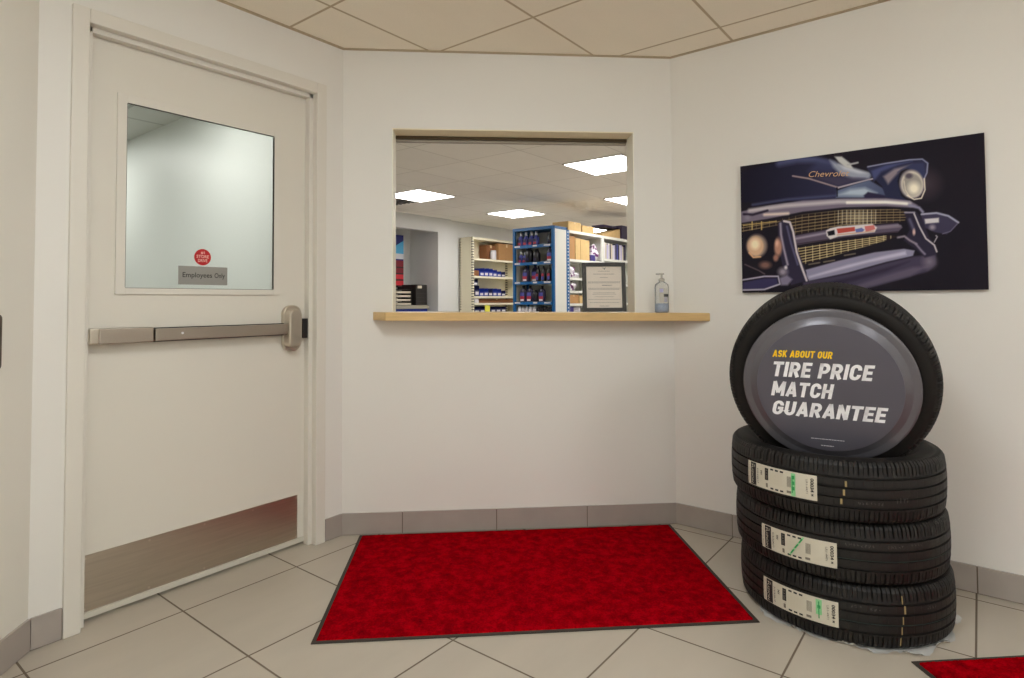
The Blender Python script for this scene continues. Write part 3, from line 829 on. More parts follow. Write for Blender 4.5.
# clear film under the stack
rs = np.random.RandomState(5); n = 160; vs = []; fs = []
for j, r0 in enumerate((.24, .29, .314, .326, .334)):
    for i in range(n):
        a = 2 * PI * i / n
        wob = .006 * math.sin(5 * a + 1) + .006 * math.sin(13 * a) + .006 * rs.rand()
        r = r0 + (wob if j >= 3 else 0) * (j - 2) * .9
        z = .0018 if j < 3 else .002 + abs(.010 * math.sin(29 * a + j) * math.sin(7 * a)) * (j - 2) * .8 + .002 * rs.rand()
        vs.append((r * math.cos(a), r * math.sin(a), z))
for j in range(4):
    for i in range(n): fs.append((j * n + i, j * n + (i + 1) % n, (j + 1) * n + (i + 1) % n, (j + 1) * n + i))
o = MB().add(vs, fs, 0, True).build('plastic_film', M['film'], None, loc=(cent[0][0] - .012, cent[0][1] - .012, 0), fixn=False)
tag(o, 'clear crinkled plastic film peeking out under the lowest tyre', 'plastic film')

# ================================================================== CAR PHOTO PRINT ON THE RIGHT WALL
PV0, PV1, PZ0, PZ1 = -1.5686, -2.4764, 1.1541, 1.7517
pw, ph = PV0 - PV1, PZ1 - PZ0
po = empty('wall_print', (UB, PV0, PZ0)); tag(po, 'wide unframed print of a dark classic car front on right wall', 'picture')
MB().box(-.019, -.001, -pw, 0, 0, ph).build('canvas_panel', M['poster_side'], po)


def paint_print(nx, ny):
    src = np.array([(0, 1), (1, 1), (1, 0), (0, 0)], float)      # u to the right, v up
    dst = np.array([(68, 188), (893, 77), (903, 605), (75, 615)], float)
    A = []
    for (u, v), (x, y) in zip(src, dst):
        A.append([u, v, 1, 0, 0, 0, -u * x, -v * x, x]); A.append([0, 0, 0, u, v, 1, -u * y, -v * y, y])
    A = np.array(A); h = np.linalg.solve(A[:, :8], A[:, 8]); h = np.append(h, 1)
    U, V = np.meshgrid(np.linspace(0, 1, nx), np.linspace(0, 1, ny))
    D = h[6] * U + h[7] * V + 1
    X = (h[0] * U + h[1] * V + h[2]) / D; Y = (h[3] * U + h[4] * V + h[5]) / D
    C = np.zeros((ny, nx, 3)); C[:] = (32, 27, 38)
    def dist(pts, close):
        d = np.full(X.shape, 1e9); n = len(pts)
        for i in range(n if close else n - 1):
            ax, ay = pts[i]; bx, by = pts[(i + 1) % n]; ex, ey = bx - ax, by - ay
            t = np.clip(((X - ax) * ex + (Y - ay) * ey) / (ex * ex + ey * ey + 1e-9), 0, 1)
            d = np.minimum(d, np.hypot(X - ax - t * ex, Y - ay - t * ey))
        return d
    def inside(pts):
        r = np.zeros(X.shape, bool); n = len(pts)
        for i in range(n):
            ax, ay = pts[i]; bx, by = pts[(i + 1) % n]
            if ay == by: continue
            c = ((ay > Y) != (by > Y)) & (X < (bx - ax) * (Y - ay) / (by - ay) + ax); r ^= c
        return r
    def blend(a, col):
        col = np.array(col, float)
        C[:] = C * (1 - a[..., None]) + col * a[..., None]
    def fill(pts, col, soft=1.5, op=1, col2=None, g=None, clip=None):
        d = dist(pts, True); s = np.where(inside(pts), d, -d); a = np.clip(s / (2 * soft) + .5, 0, 1) * op
        if clip is not None: a = a * clip
        if col2 is not None:
            (x0, y0), (x1, y1) = g; t = np.clip(((X - x0) * (x1 - x0) + (Y - y0) * (y1 - y0)) / ((x1 - x0) ** 2 + (y1 - y0) ** 2), 0, 1)[..., None]
            cc = np.array(col, float) * (1 - t) + np.array(col2, float) * t
            C[:] = C * (1 - a[..., None]) + cc * a[..., None]
        else: blend(a, col)
        return a
    def line(pts, w_, col, soft=1.2, op=1, clip=None):
        d = dist(pts, False); a = np.clip((w_ / 2 - d) / (2 * soft) + .5, 0, 1) * op
        if clip is not None: a = a * clip
        blend(a, col)
    def blob(cx, cy, rx, ry, col, soft=.5, op=1, rot=0):
        c, s = math.cos(rot), math.sin(rot); x = (X - cx) * c + (Y - cy) * s; y = -(X - cx) * s + (Y - cy) * c
        r = np.hypot(x / rx, y / ry); a = np.clip((1 - r) / soft, 0, 1) * op; blend(a, col)
    # glow right of the headlight
    blob(690, 250, 75, 70, (78, 62, 74), 1, .8)
    # hood
    hood = [(60, 310), (60, 205), (180, 178), (240, 163), (300, 157), (360, 163), (430, 192), (512, 215), (505, 238), (400, 266), (392, 303), (230, 306)]
    fill(hood, (28, 25, 44), 2, 1, (44, 44, 78), ((90, 200), (400, 230)))
    line([(200, 178), (260, 166), (320, 165), (380, 182)], 20, (74, 80, 132), 9, .85)
    fill([(330, 172), (385, 178), (380, 210), (300, 205)], (52, 56, 100), 12, .8)
    fill([(372, 168), (430, 190), (514, 215), (505, 232), (450, 232), (405, 214), (384, 192)], (146, 152, 176), 7, .95)
    fill([(400, 182), (450, 196), (512, 214), (470, 214), (420, 200)], (190, 194, 204), 5, .8)
    fill([(388, 156), (412, 156), (440, 178), (452, 200), (424, 192), (402, 174)], (186, 186, 184), 3)
    line([(432, 184), (466, 177)], 6, (170, 170, 172), 2)
    fill([(320, 225), (390, 224), (490, 230), (400, 256)], (70, 60, 88), 6, .7)
    line([(246, 221), (300, 230), (400, 261)], 5.5, (146, 122, 128), 1.5)
    line([(400, 261), (450, 248), (516, 232)], 5.5, (168, 152, 162), 1.5)
    # nose below the chevron
    fill([(394, 272), (450, 252), (505, 236), (548, 262), (572, 292), (500, 296), (392, 296)], (96, 112, 150), 3, 1, (70, 80, 120), ((400, 260), (540, 290)))
    fill([(400, 286), (440, 268), (490, 262), (530, 280), (480, 290)], (168, 186, 204), 7, .9)
    fill([(486, 288), (500, 276), (548, 286), (590, 296), (490, 298)], (44, 36, 70), 3)
    line([(396, 262), (396, 290)], 4, (22, 18, 30), 2)
    line([(110, 318), (230, 300), (390, 288)], 8, (62, 66, 112), 4, .9)
    # right fender and hood of the headlight
    fill([(495, 192), (560, 180), (640, 167), (686, 165), (704, 180), (700, 215), (686, 242), (672, 212), (640, 196), (610, 204), (600, 240), (612, 290), (640, 312), (560, 296), (548, 258), (512, 222)], (40, 42, 76), 2.5)
    fill([(512, 205), (560, 186), (650, 173), (600, 186), (545, 208), (520, 240)], (70, 78, 140), 5, .8)
    fill([(552, 224), (590, 198), (650, 184), (612, 202), (590, 225), (568, 250)], (132, 116, 128), 5)
    fill([(600, 210), (650, 180), (690, 178), (694, 215), (682, 238), (664, 208), (630, 196)], (46, 52, 96), 4)
    line([(500, 191), (560, 180), (640, 168), (684, 166), (702, 180), (699, 212), (686, 240)], 4.5, (128, 132, 170), 1.8)
    # headlight
    blob(648, 250, 45, 53, (120, 108, 118), .12, 1, -.12)
    blob(649, 251, 40, 48, (208, 196, 176), .15, 1, -.12)
    blob(650, 253, 36, 43, (150, 140, 132), .2, 1, -.12)
    blob(655, 265, 30, 31, (232, 220, 194), .7, 1, -.12)
    blob(638, 222, 18, 13, (76, 66, 84), .6, .9)
    line([(690, 232), (692, 270), (680, 298), (655, 302), (632, 288)], 4, (222, 208, 186), 1.5)
    line([(622, 240), (626, 270), (640, 292)], 3, (230, 214, 190), 1.5, .8)
    # chrome header bar
    fill([(66, 342), (160, 322), (280, 304), (420, 298), (560, 297), (640, 306), (668, 322), (645, 330), (560, 325), (420, 328), (280, 342), (160, 366), (70, 380)], (112, 98, 122), 2.5)
    line([(100, 338), (220, 322), (400, 309), (560, 310), (640, 316)], 13, (178, 168, 176), 5)
    line([(430, 312), (560, 311), (630, 316)], 9, (224, 218, 210), 3)
    line([(150, 352), (230, 348)], 9, (214, 190, 176), 4)
    line([(80, 350), (110, 352), (160, 338)], 7, (34, 26, 48), 3)
    blob(92, 362, 14, 12, (124, 116, 138), .8)
    line([(640, 322), (672, 330), (684, 344)], 9, (128, 124, 158), 3)
    # upper grille
    g1 = [(70, 384), (190, 370), (280, 352), (420, 336), (600, 334), (640, 346), (622, 376), (420, 392), (360, 402), (252, 420), (250, 400), (205, 385), (70, 412)]
    cl = fill(g1, (44, 32, 34), 2)
    for k_ in range(6):
        o_ = k_ * 11
        line([(70, 386 + o_), (190, 366 + o_), (280, 351 + o_), (420, 337 + o_ * .9), (630, 336 + o_ * .8)], 2.6, (166, 138, 84), 1, .8, cl)
    for i, x in enumerate(list(range(80, 640, 22))): line([(x, 330), (x - 2, 425)], 2.4, (150, 124, 76), 1, .6, cl)
    blob(465, 362, 80, 34, (226, 206, 156), 1, .45)
    for i, x in enumerate(range(400, 540, 14)): line([(x, 338), (x - 1, 384)], 3, (232, 216, 170), 1, .55, cl)
    for x in (108, 140): line([(x, 376), (x, 402)], 4, (206, 168, 80), 1.2, .9)
    line([(78, 388), (190, 374)], 3, (206, 168, 80), 1, .9)
    # centre bar and emblem
    fill([(248, 424), (370, 402), (600, 382), (616, 396), (600, 412), (420, 428), (256, 456)], (88, 74, 98), 2)
    line([(252, 434), (360, 414), (600, 390)], 7, (142, 128, 150), 3)
    line([(256, 452), (420, 428), (600, 410)], 3.5, (60, 44, 60), 1.5)
    line([(530, 398), (608, 392)], 8, (120, 106, 124), 3)
    fill([(358, 406), (372, 398), (400, 392), (515, 384), (530, 396), (522, 412), (400, 426), (372, 436), (360, 424)], (206, 196, 198), 2)
    fill([(362, 410), (386, 404), (388, 420), (366, 424)], (26, 22, 34), 2)
    fill([(394, 400), (455, 394), (456, 408), (398, 416)], (206, 60, 48), 1.5)
    fill([(456, 402), (478, 397), (488, 404), (480, 412), (460, 414)], (84, 96, 176), 1.5)
    fill([(488, 392), (520, 388), (524, 402), (492, 412)], (212, 96, 92), 1.5)
    line([(396, 421), (520, 408)], 3.5, (200, 150, 120), 1.5)
    # lower grille
    g2 = [(260, 464), (400, 442), (560, 422), (600, 426), (540, 446), (400, 486), (282, 520), (266, 500)]
    cl = fill(g2, (48, 34, 34), 2)
    for k_ in range(6):
        o_ = k_ * 9.5
        line([(258, 468 + o_), (400, 446 + o_ * .85), (560, 425 + o_ * .55)], 3, (208, 184, 116), 1, .85, cl)
    for x in range(264, 600, 24): line([(x, 415), (x + 1, 525)], 3, (214, 190, 126), 1, .75, cl)
    for x, y in ((300, 520), (350, 512), (420, 490)): line([(x, y), (x + 36, y - 6)], 4, (120, 104, 84), 2)
    # bumper
    fill([(282, 540), (400, 508), (520, 480), (620, 468), (656, 474), (650, 492), (560, 512), (430, 548), (300, 576)], (132, 126, 160), 2.5)
    fill([(300, 560), (430, 522), (560, 490), (625, 476), (628, 488), (500, 514), (300, 566)], (184, 176, 202), 4, .9)
    fill([(280, 580), (430, 552), (560, 516), (652, 494), (726, 486), (728, 520), (700, 545), (600, 572), (480, 604), (400, 612), (280, 612)], (66, 56, 84), 4)
    fill([(460, 590), (560, 556), (650, 530), (700, 528), (640, 560), (520, 592), (470, 604)], (98, 86, 112), 6, .8)
    fill([(330, 590), (500, 548), (640, 510), (560, 545), (420, 585)], (46, 38, 62), 5, .8)
    blob(705, 512, 34, 34, (126, 112, 132), 1, .9)
    # left bumper guard
    fill([(196, 380), (212, 370), (234, 374), (248, 402), (262, 470), (292, 548), (290, 576), (240, 590), (210, 520), (196, 440)], (46, 40, 66), 2)
    line([(216, 374), (236, 378), (247, 410), (259, 480), (276, 530), (292, 574)], 7, (196, 184, 190), 2)
    line([(204, 382), (206, 420), (216, 470), (228, 520)], 7, (146, 134, 160), 3)
    line([(226, 392), (240, 450), (262, 520)], 6, (86, 80, 122), 3)
    # lamps on the left
    blob(196, 462, 17, 40, (186, 122, 96), .5); blob(192, 448, 9, 18, (218, 160, 128), .8); blob(188, 498, 12, 16, (166, 104, 84), .6)
    blob(124, 457, 40, 44, (138, 112, 100), .25)
    blob(120, 458, 32, 38, (214, 164, 120), .25); blob(118, 452, 21, 24, (238, 216, 174), .6)
    line([(98, 480), (112, 496), (136, 494)], 5, (232, 160, 100), 2)
    blob(152, 522, 28, 18, (128, 84, 74), .7); blob(212, 545, 24, 22, (142, 128, 148), .8); blob(222, 530, 8, 10, (206, 196, 204), .8)
    line([(84, 520), (130, 540), (150, 552)], 4, (108, 84, 92), 2, .8)
    fill([(76, 580), (150, 566), (192, 566), (196, 590), (150, 602), (76, 604)], (52, 46, 92), 3)
    line([(76, 572), (150, 560), (196, 560), (202, 586), (150, 604), (76, 606)], 5, (176, 166, 190), 2)
    fill([(200, 566), (226, 556), (244, 570), (228, 590), (206, 590)], (120, 110, 140), 4)
    # right guard and bullet
    fill([(622, 346), (662, 344), (684, 372), (704, 428), (730, 466), (728, 488), (690, 498), (660, 470), (620, 440), (640, 404)], (44, 38, 62), 3)
    line([(624, 346), (656, 346)], 5, (150, 142, 164), 2)
    line([(655, 350), (672, 392), (694, 434), (722, 456), (730, 478)], 5, (190, 180, 188), 1.6)
    line([(640, 370), (652, 400)], 9, (84, 78, 112), 4)
    blob(654, 412, 7, 16, (206, 160, 150), .7)
    line([(600, 430), (622, 426), (640, 440), (662, 452)], 6, (150, 134, 150), 3)
    line([(660, 452), (680, 476), (690, 486)], 6, (136, 122, 150), 3)
    line([(722, 446), (732, 428), (728, 424)], 3.5, (170, 160, 170), 1.5)
    fill([(676, 352), (740, 346), (786, 364), (805, 380), (788, 400), (764, 420), (722, 412), (692, 398)], (58, 52, 82), 2.5)
    line([(680, 352), (730, 348), (770, 358), (803, 380)], 6, (156, 156, 184), 2)
    fill([(690, 368), (738, 364), (738, 380), (692, 384)], (196, 190, 194), 2.5)
    line([(800, 384), (776, 410), (750, 418)], 3, (98, 92, 124), 1.5)
    blob(716, 396, 16, 14, (146, 132, 150), .8)
    g = C.mean(2, keepdims=True)
    return C * .7 + g * .3


nx, ny = 460, 300
Cc = paint_print(nx, ny)
Cl = np.where(Cc / 255 <= .04045, Cc / 255 / 12.92, ((Cc / 255 + .055) / 1.055) ** 2.4)
yy = -np.linspace(0, pw, nx); zz = np.linspace(0, ph, ny)
YY, ZZ = np.meshgrid(yy, zz)
vsn = np.stack([np.full(YY.size, -.0194), YY.ravel(), ZZ.ravel()], 1)
I, J = np.meshgrid(np.arange(nx - 1), np.arange(ny - 1)); b0 = (J * nx + I).ravel()
fsn = np.stack([b0, b0 + nx, b0 + nx + 1, b0 + 1], 1)
me = bpy.data.meshes.new('printed_face'); me.from_pydata(vsn.tolist(), [], fsn.tolist())
ca = me.color_attributes.new('print', 'FLOAT_COLOR', 'POINT')
ca.data.foreach_set('color', np.concatenate([Cl.reshape(-1, 3), np.ones((nx * ny, 1))], 1).ravel().astype(np.float32))
pm, pn, pb = nt('printed_picture'); at = pn.nodes.new('ShaderNodeAttribute'); at.attribute_name = 'print'
vm = pn.nodes.new('ShaderNodeVectorMath'); vm.operation = 'SCALE'; vm.inputs['Scale'].default_value = 1.3
pn.links.new(at.outputs['Color'], vm.inputs[0])
pn.links.new(vm.outputs[0], pb.inputs['Base Color']); pb.inputs['Roughness'].default_value = .6; pb.inputs['Specular IOR Level'].default_value = .06
me.materials.append(pm)
o = bpy.data.objects.new('printed_face', me); COL.objects.link(o); o.parent = po
# gold script on the bonnet
vs, fs = fit_text('Chevrolet', .325, .50, .850, .893, shear=.35, bold=.0)
MB().add([(-.0198, -x * pw, (y - (x - .325) * .16) * ph) for x, y, z in vs], fs).build('script_lettering', M['gold'], po, fixn=False)

# ================================================================== ON THE LEDGE
# framed certificate
fx0, fx1, fz0, fz1 = 1.186, 1.408, .0, .250
fzb = zshelf(1.3) + .003
fo = empty('picture_frame', SD((fx0 + fx1) / 2, .005, fzb), (math.radians(-4), 0, -B_ANG))
hw_ = (fx1 - fx0) / 2; bt = .020
f = MB()
for a in ((-hw_, -hw_ + bt, 0, fz1), (hw_ - bt, hw_, 0, fz1), (-hw_ + bt, hw_ - bt, 0, bt), (-hw_ + bt, hw_ - bt, fz1 - bt, fz1)): f.box(a[0], a[1], -.008, .008, a[2], a[3])
f.build('frame_border', M['pframe'], fo, .002)
MB().box(-hw_ + bt - .002, hw_ - bt + .002, 0, .006, bt - .002, fz1 - bt + .002).build('certificate_paper', M['paper'], fo)
f = MB(); rs = random.Random(4)
def row(cx, wd_, z, h, mi):
    x = cx - wd_ / 2
    while x < cx + wd_ / 2:
        q = rs.uniform(.004, .011); f.box(x, min(x + q, cx + wd_ / 2), -.0006, 0, z, z + h, mi); x += q + .0018
for cx, wd_, z, h, mi in ((0, .06, .205, .0022, 0), (0, .11, .190, .0024, 0), (0, .04, .173, .0022, 0), (0, .165, .150, .0024, 0), (0, .165, .145, .002, 0), (.015, .05, .133, .0026, 1),
                         (0, .165, .118, .0022, 0), (0, .16, .112, .002, 0), (0, .11, .095, .0018, 0), (0, .12, .088, .0018, 0), (0, .1, .075, .0018, 0), (0, .165, .062, .0018, 0), (0, .15, .046, .0018, 0), (0, .05, .028, .002, 1)):
    row(cx, wd_, z, h, mi)
f.add([(-.012, -.0007, .228), (.002, -.0007, .219), (.012, -.0007, .226), (.004, -.0007, .214)], [(0, 1, 3), (1, 2, 3)], 1)
f.build('certificate_print', [M['ink'], M['ink_dark']], fo)
MB().box(-.02, .02, .008, .011, .006, .14).xf(lambda v: Vector((v.x, v.y + (.14 - v.z) * .28, v.z))).build('back_stand', M['pframe'], fo)
MB().box(-hw_ + bt - .001, hw_ - bt + .001, -.0035, -.0025, bt - .001, fz1 - bt + .001).build('frame_glass', M['frame_glass'], fo)
tag(fo, 'small black framed certificate standing on the ledge', 'picture frame')

# pump bottle
bs = 1.572; bz = zshelf(bs) + .0005
bo = empty('pump_bottle', SD(bs, -.055, bz), (0, 0, -B_ANG))
def oval(prof, n=32, ky=.62):
    b = MB().rev(prof, n); return b.xf(lambda v: Vector((v.x, v.y * ky, v.z)))
body = oval([(.030, 0), (.035, .004), (.036, .02), (.034, .075), (.036, .125), (.033, .140), (.020, .150), (.013, .153), (.013, .160)]).build('bottle_body', M['pet'], bo)
oval([(.029, .003), (.033, .006), (.034, .02), (.0335, .045), (.028, .0455)]).build('gel', M['gel'], bo)
lb = MB(); lb.box(-.02, .022, -.0235, -.0228, .050, .120, 0); lb.box(.002, .026, -.0245, -.0238, .078, .092, 1)
lb.box(-.018, .0, -.0245, -.0238, .10, .118, 2)
for i in range(4): lb.box(.004, .020, -.0243, -.0237, .072 - .006 * i, .074 - .006 * i, 3)
lb.build('bottle_label', [M['pump'], M['navy_dark'], M['lav'], M['lab_blue']], bo)
pm_ = MB().rev([(.015, .155), (.015, .168), (.008, .171), (.005, .172), (.005, .188), (.012, .189), (.012, .196), (.003, .197)], 24)
pm_.box(-.028, .0, -.004, .004, .188, .195)
pm_.build('pump_head', M['pump'], bo)
tag(bo, 'clear pump bottle of hand gel at the ledge’s right end', 'bottle')

# ================================================================== STOCKROOM SHELL
struct(MB().box(0, .10, WT + .0, 5.2, 0, H).build('wall_partition', M['hall_paint']))
struct(MB().box(-2.1, -2.0, .118, 5.2, 0, H).build('wall_hallway', M['hall_paint']))
struct(MB().box(-2.1, .1, 5.2, 5.3, 0, H).build('wall_hallway', M['hall_paint']))
BV = 3.86
w = MB()
w.box(4.53, 4.80, BV, BV + .9, 0, H); w.box(4.80, 9.2, BV + .06, BV + .2, 0, H)
w.box(.1, 2.2, BV, BV + .12, 0, H); w.box(2.2, 4.53, BV, BV + .12, 2.155, H)
w.box(2.2, 4.80, BV + .60, BV + .72, 0, H); w.box(2.08, 2.2, BV, BV + .72, 0, H)
struct(w.build('wall_stockroom', M['back_wall_paint']))
struct(MB().box(9.2, 9.3, -3.2, BV + .2, 0, H).build('wall_stockroom', M['back_wall_paint']))
struct(MB().box(UB + .12, 9.3, -3.3, -3.2, 0, H).build('wall_stockroom', M['back_wall_paint']))

# alcove furniture
cab = empty('low_cabinet', (3.9, BV + .33, 0))
f = MB(); f.box(-1.3, .49, -.25, .24, 0, 1.022); cbd = f.build('cabinet_body', M['cab_blue'], cab, .004)
f = MB(); f.box(-1.31, .50, -.27, .25, 1.022, 1.072); f.build('worktop', M['desk_grey'], cab, .004)
for i in range(3):
    dr = MB().box(-1.27 + i * .59, -.70 + i * .59, -.262, -.25, .06, .97).build('cabinet_door', M['cab_blue'], cab, .003)
    MB().box(-.74 + i * .59, -.72 + i * .59, -.28, -.262, .6, .75).build('door_handle', M['alu'], dr, .002)
tag(cab, 'blue cabinet with grey worktop standing in the alcove', 'cabinet')
dz = 1.073
og = empty('file_organizer', (4.31, BV + .28, dz))
f = MB(); f.box(-.11, .11, -.16, -.15, 0, .30); f.box(-.11, -.10, -.15, .15, 0, .30); f.box(.10, .11, -.15, .15, 0, .30); f.box(-.10, .10, .14, .15, 0, .30); f.box(-.10, .10, -.15, .14, 0, .01)
for i in range(4): f.box(-.1, .1, -.165, -.16, .05 + .06 * i, .055 + .06 * i)
f.build('organizer_body', M['tray'], og, .002)
MB().box(-.08, .0, -.164, -.161, .245, .285).build('organizer_tag', M['papers'], og)
tag(og, 'black upright file holder on the cabinet in the alcove', 'file holder')
lt = empty('letter_tray', (3.93, BV + .28, dz))
for i in range(5):
    f = MB(); f.box(-.2, .2, -.15, .15, .055 * i, .055 * i + .006); f.box(-.2, -.194, -.15, .15, .055 * i, .055 * i + .02); f.box(.194, .2, -.15, .15, .055 * i, .055 * i + .05)
    f.build('tray', M['tray'], lt)
tag(lt, 'stack of black letter trays on the alcove cabinet beside the file holder', 'letter tray')
for i in range(4):
    o = MB()
    for k_ in range(4): o.box(-.18 + rs.uniform(-.01, .01), .17 + rs.uniform(-.01, .01), -.155, .13, .007 * k_, .007 * k_ + .006)
    o = o.build('paper_stack', M['papers'], None, loc=(3.93, BV + .28, dz + .055 * i + .007))
    tag(o, ['papers in the lowest letter tray of the alcove', 'papers in the second lowest letter tray of the alcove', 'papers in the middle letter tray of the alcove', 'papers in the second highest letter tray of the alcove'][i], 'papers', 'papers in the letter trays')
bn_ = empty('banner', (4.05, BV + .50, 1.34))
MB().box(-.45, .25, 0, .012, 0, .78).build('banner_panel', M['banner_navy'], bn_)
f = MB()
def quad(p, mi, y=-.001): f.add([(x, y, z) for x, z in p], [tuple(range(len(p)))], mi)
quad([(-.45, .42), (.25, .42), (.25, .62), (-.2, .5)], 0); quad([(-.45, .44), (.25, .5), (.25, .70), (.0, .56)], 1, -.002)
quad([(-.1, .42), (.25, .42), (.25, .5), (.1, .5)], 2, -.003); quad([(-.45, 0), (.25, 0), (.25, .40), (-.45, .40)], 3, -.001)
for i in range(4): quad([(-.45, .03 + .095 * i), (.25, .03 + .095 * i), (.25, .095 + .095 * i), (-.45, .09 + .095 * i)], 4 if i < 2 else 3, -.002); quad([(-.45, .005 + .095 * i), (.25, .005 + .095 * i), (.25, .02 + .095 * i), (-.45, .02 + .095 * i)], 5, -.003)
f.build('banner_print', [M['banner_blue'], M['banner_cyan'], M['banner_white'], M['banner_dkred'], M['banner_red'], M['tray']], bn_, fixn=False)
tag(bn_, 'blue and red printed banner on the alcove wall', 'banner')

# ================================================================== SHELVING
def slotted(base):
    n_ = base.name + '_slotted'
    if n_ in bpy.data.materials: return bpy.data.materials[n_]
    m = base.copy(); m.name = n_; n = m.node_tree; b = n.nodes['Principled BSDF']
    tc = n.nodes.new('ShaderNodeTexCoord'); sp = n.nodes.new('ShaderNodeSeparateXYZ'); n.links.new(tc.outputs['Object'], sp.inputs[0])
    p = n.nodes.new('ShaderNodeMath'); p.operation = 'PINGPONG'; p.inputs[1].default_value = .02; n.links.new(sp.outputs['Z'], p.inputs[0])
    c = n.nodes.new('ShaderNodeMath'); c.operation = 'LESS_THAN'; c.inputs[1].default_value = .008; n.links.new(p.outputs[0], c.inputs[0])
    x = n.nodes.new('ShaderNodeMix'); x.data_type = 'RGBA'; n.links.new(c.outputs[0], x.inputs[0])
    x.inputs[6].default_value = b.inputs['Base Color'].default_value
    x.inputs[7].default_value = (.75, .78, .8, 1) if 'blue' in base.name else (.12, .1, .08, 1)
    n.links.new(x.outputs[2], b.inputs['Base Color'])
    return m
def shelving(name, L_, D_, Ht, levels, frame, panel, edge, loc, rz, label, back=True, holes=True, strip=.03, sides=True):
    """x along the front 0..L_, front at y=0, depth into +y"""
    o = empty(name, loc, (0, 0, rz))
    p = .032
    for x in (0, L_ - p):
        for y in (0, D_ - .03): MB().box(x, x + p, y, y + .03, 0, Ht).build('upright_post', slotted(frame) if holes else frame, o, .002)
    if sides:
        for x in (.002, L_ - .006): MB().box(x, x + .004, .03, D_ - .03, .02, Ht - .002).build('side_panel', panel, o)
    if back: MB().box(.004, L_ - .004, D_ - .006, D_ - .002, .02, Ht - .01).build('back_panel', panel, o)
    MB().box(0, L_, -.001, D_, Ht - .035, Ht).build('top_panel', frame, o, .002)
    for z in levels:
        s_ = MB(); s_.box(p * .6, L_ - p * .6, .002, D_ - .004, z - .008, z, 0); s_.box(p * .6, L_ - p * .6, 0, .004, z - strip, z, 1)
        s_.build('shelf_board', [panel, edge], o)
    tag(o, label, 'shelving unit')
    return o
NEG = math.radians(-90)
# blue end unit faces -X: local x runs towards -Y
blue = shelving('shelving_unit', .60, .30, 2.0, [.3, .6, 1.115, 1.355, 1.585, 1.79], M['blue_metal'], M['white_metal'], M['blue_metal'], (3.96, 2.02, 0), NEG, 'blue framed shelving unit filled with dark bottles', holes=False, strip=.035)
tanu = shelving('shelving_unit', 1.16, .27, 2.11, [.35, .7, .95, 1.098, 1.205, 1.515, 1.785], M['tan_metal'], M['tan_metal'], M['tan_metal'], (5.03, 3.62, 0), 0, 'cream metal shelving unit with blue parts bins against the back wall', strip=.03)
g4 = 'white shelving bays along the right'
whites = []
wl = ['white shelving bay nearest the blue unit, half hidden by the framed certificate', 'white shelving bay at the opening’s right edge, behind the certificate', 'last white shelving bay, hidden beyond the opening’s right side']
for i in range(2):
    lv = [.35, .7, 1.09, 1.25, 1.41, 1.64] if i == 0 else [.35, .7, 1.09, 1.35, 1.69]
    u_ = shelving('shelving_unit', (.863, .905)[i], .36, 1.995, lv, M['white_metal'], M['white_metal'], M['white_metal'], ((4.41, 5.277)[i], 1.51, 0), 0, wl[i], holes=False); u_['group'] = g4
    whites.append(u_)
# blue slotted post strip at the end of the white run
o = empty('slotted_post', (4.345, 1.49, 0))
MB().box(0, .06, 0, .04, 0, 1.99).build('post', M['blue_metal'], o)
MB().box(.022, .040, -.002, 0, .9, 1.97).build('slot_strip', slotted(M['blue_metal']), o)
tag(o, 'blue slotted steel post between the blue unit and white shelving', 'post')

# ---- bottles
def bottle_proto(kind):
    o = empty('oil_bottle')
    if kind == 'jug':
        b = MB(); pts = [(.052, 0), (.055, .006), (.055, .135), (.046, .165), (.022, .182), (.018, .186), (.018, .198)]
        b.rev(pts, 16); b.xf(lambda v: Vector((v.x, v.y * .62, v.z))); b.build('bottle_body', M['navy'], o)
        MB().rev([(.02, .195), (.02, .218)], 14, smooth=False).build('bottle_cap', M['navy_dark'], o)
        l = MB(); l.box(-.036, .036, -.0352, -.0345, .03, .075, 0); l.box(-.036, .036, -.0352, -.0345, .075, .125, 1); l.box(-.03, .03, -.0356, -.035, .010, .034, 2)
        l.build('bottle_label', [M['lab_red'], M['lab_blue'], M['lab_white']], o)
    elif kind == 'slim':
        b = MB(); b.rev([(.030, 0), (.032, .005), (.032, .12), (.024, .145), (.010, .175), (.009, .21)], 14); b.build('bottle_body', M['navy_dark'], o)
        MB().rev([(.010, .205), (.007, .232)], 12).build('bottle_cap', M['cap_grey'], o)
        l = MB(); l.box(-.02, .02, -.0335, -.0328, .02, .065, 0); l.box(-.02, .02, -.0335, -.0328, .065, .10, 1); l.build('bottle_label', [M['lab_blue'], M['lab_red']], o)
    elif kind == 'grey':
        b = MB(); b.rev([(.036, 0), (.038, .005), (.038, .085), (.030, .105), (.014, .12), (.014, .13)], 14); b.build('bottle_body', M['lab_blue'], o)
        MB().rev([(.013, .125), (.017, .13), (.017, .172), (.010, .176)], 12).build('bottle_cap', M['cap_grey'], o)
        l = MB(); l.box(-.024, .024, -.0392, -.0385, .01, .04, 0); l.box(-.024, .024, -.0392, -.0385, .045, .08, 1); l.build('bottle_label', [M['lab_red'], M['navy']], o)
    else:
        b = MB(); b.rev([(.045, 0), (.048, .006), (.048, .11), (.03, .14), (.02, .145)], 16); b.build('bottle_body', M['navy_dark'], o)
        MB().rev([(.022, .145), (.022, .165)], 12, smooth=False).build('bottle_cap', M['navy_dark'], o)
        l = MB(); l.box(-.02, .02, -.049, -.048, .02, .05, 0); l.build('bottle_label', [M['navy']], o)
    return o
shelf_name = {1.79: 'top shelf', 1.585: 'second shelf', 1.355: 'third shelf', 1.115: 'fourth shelf'}
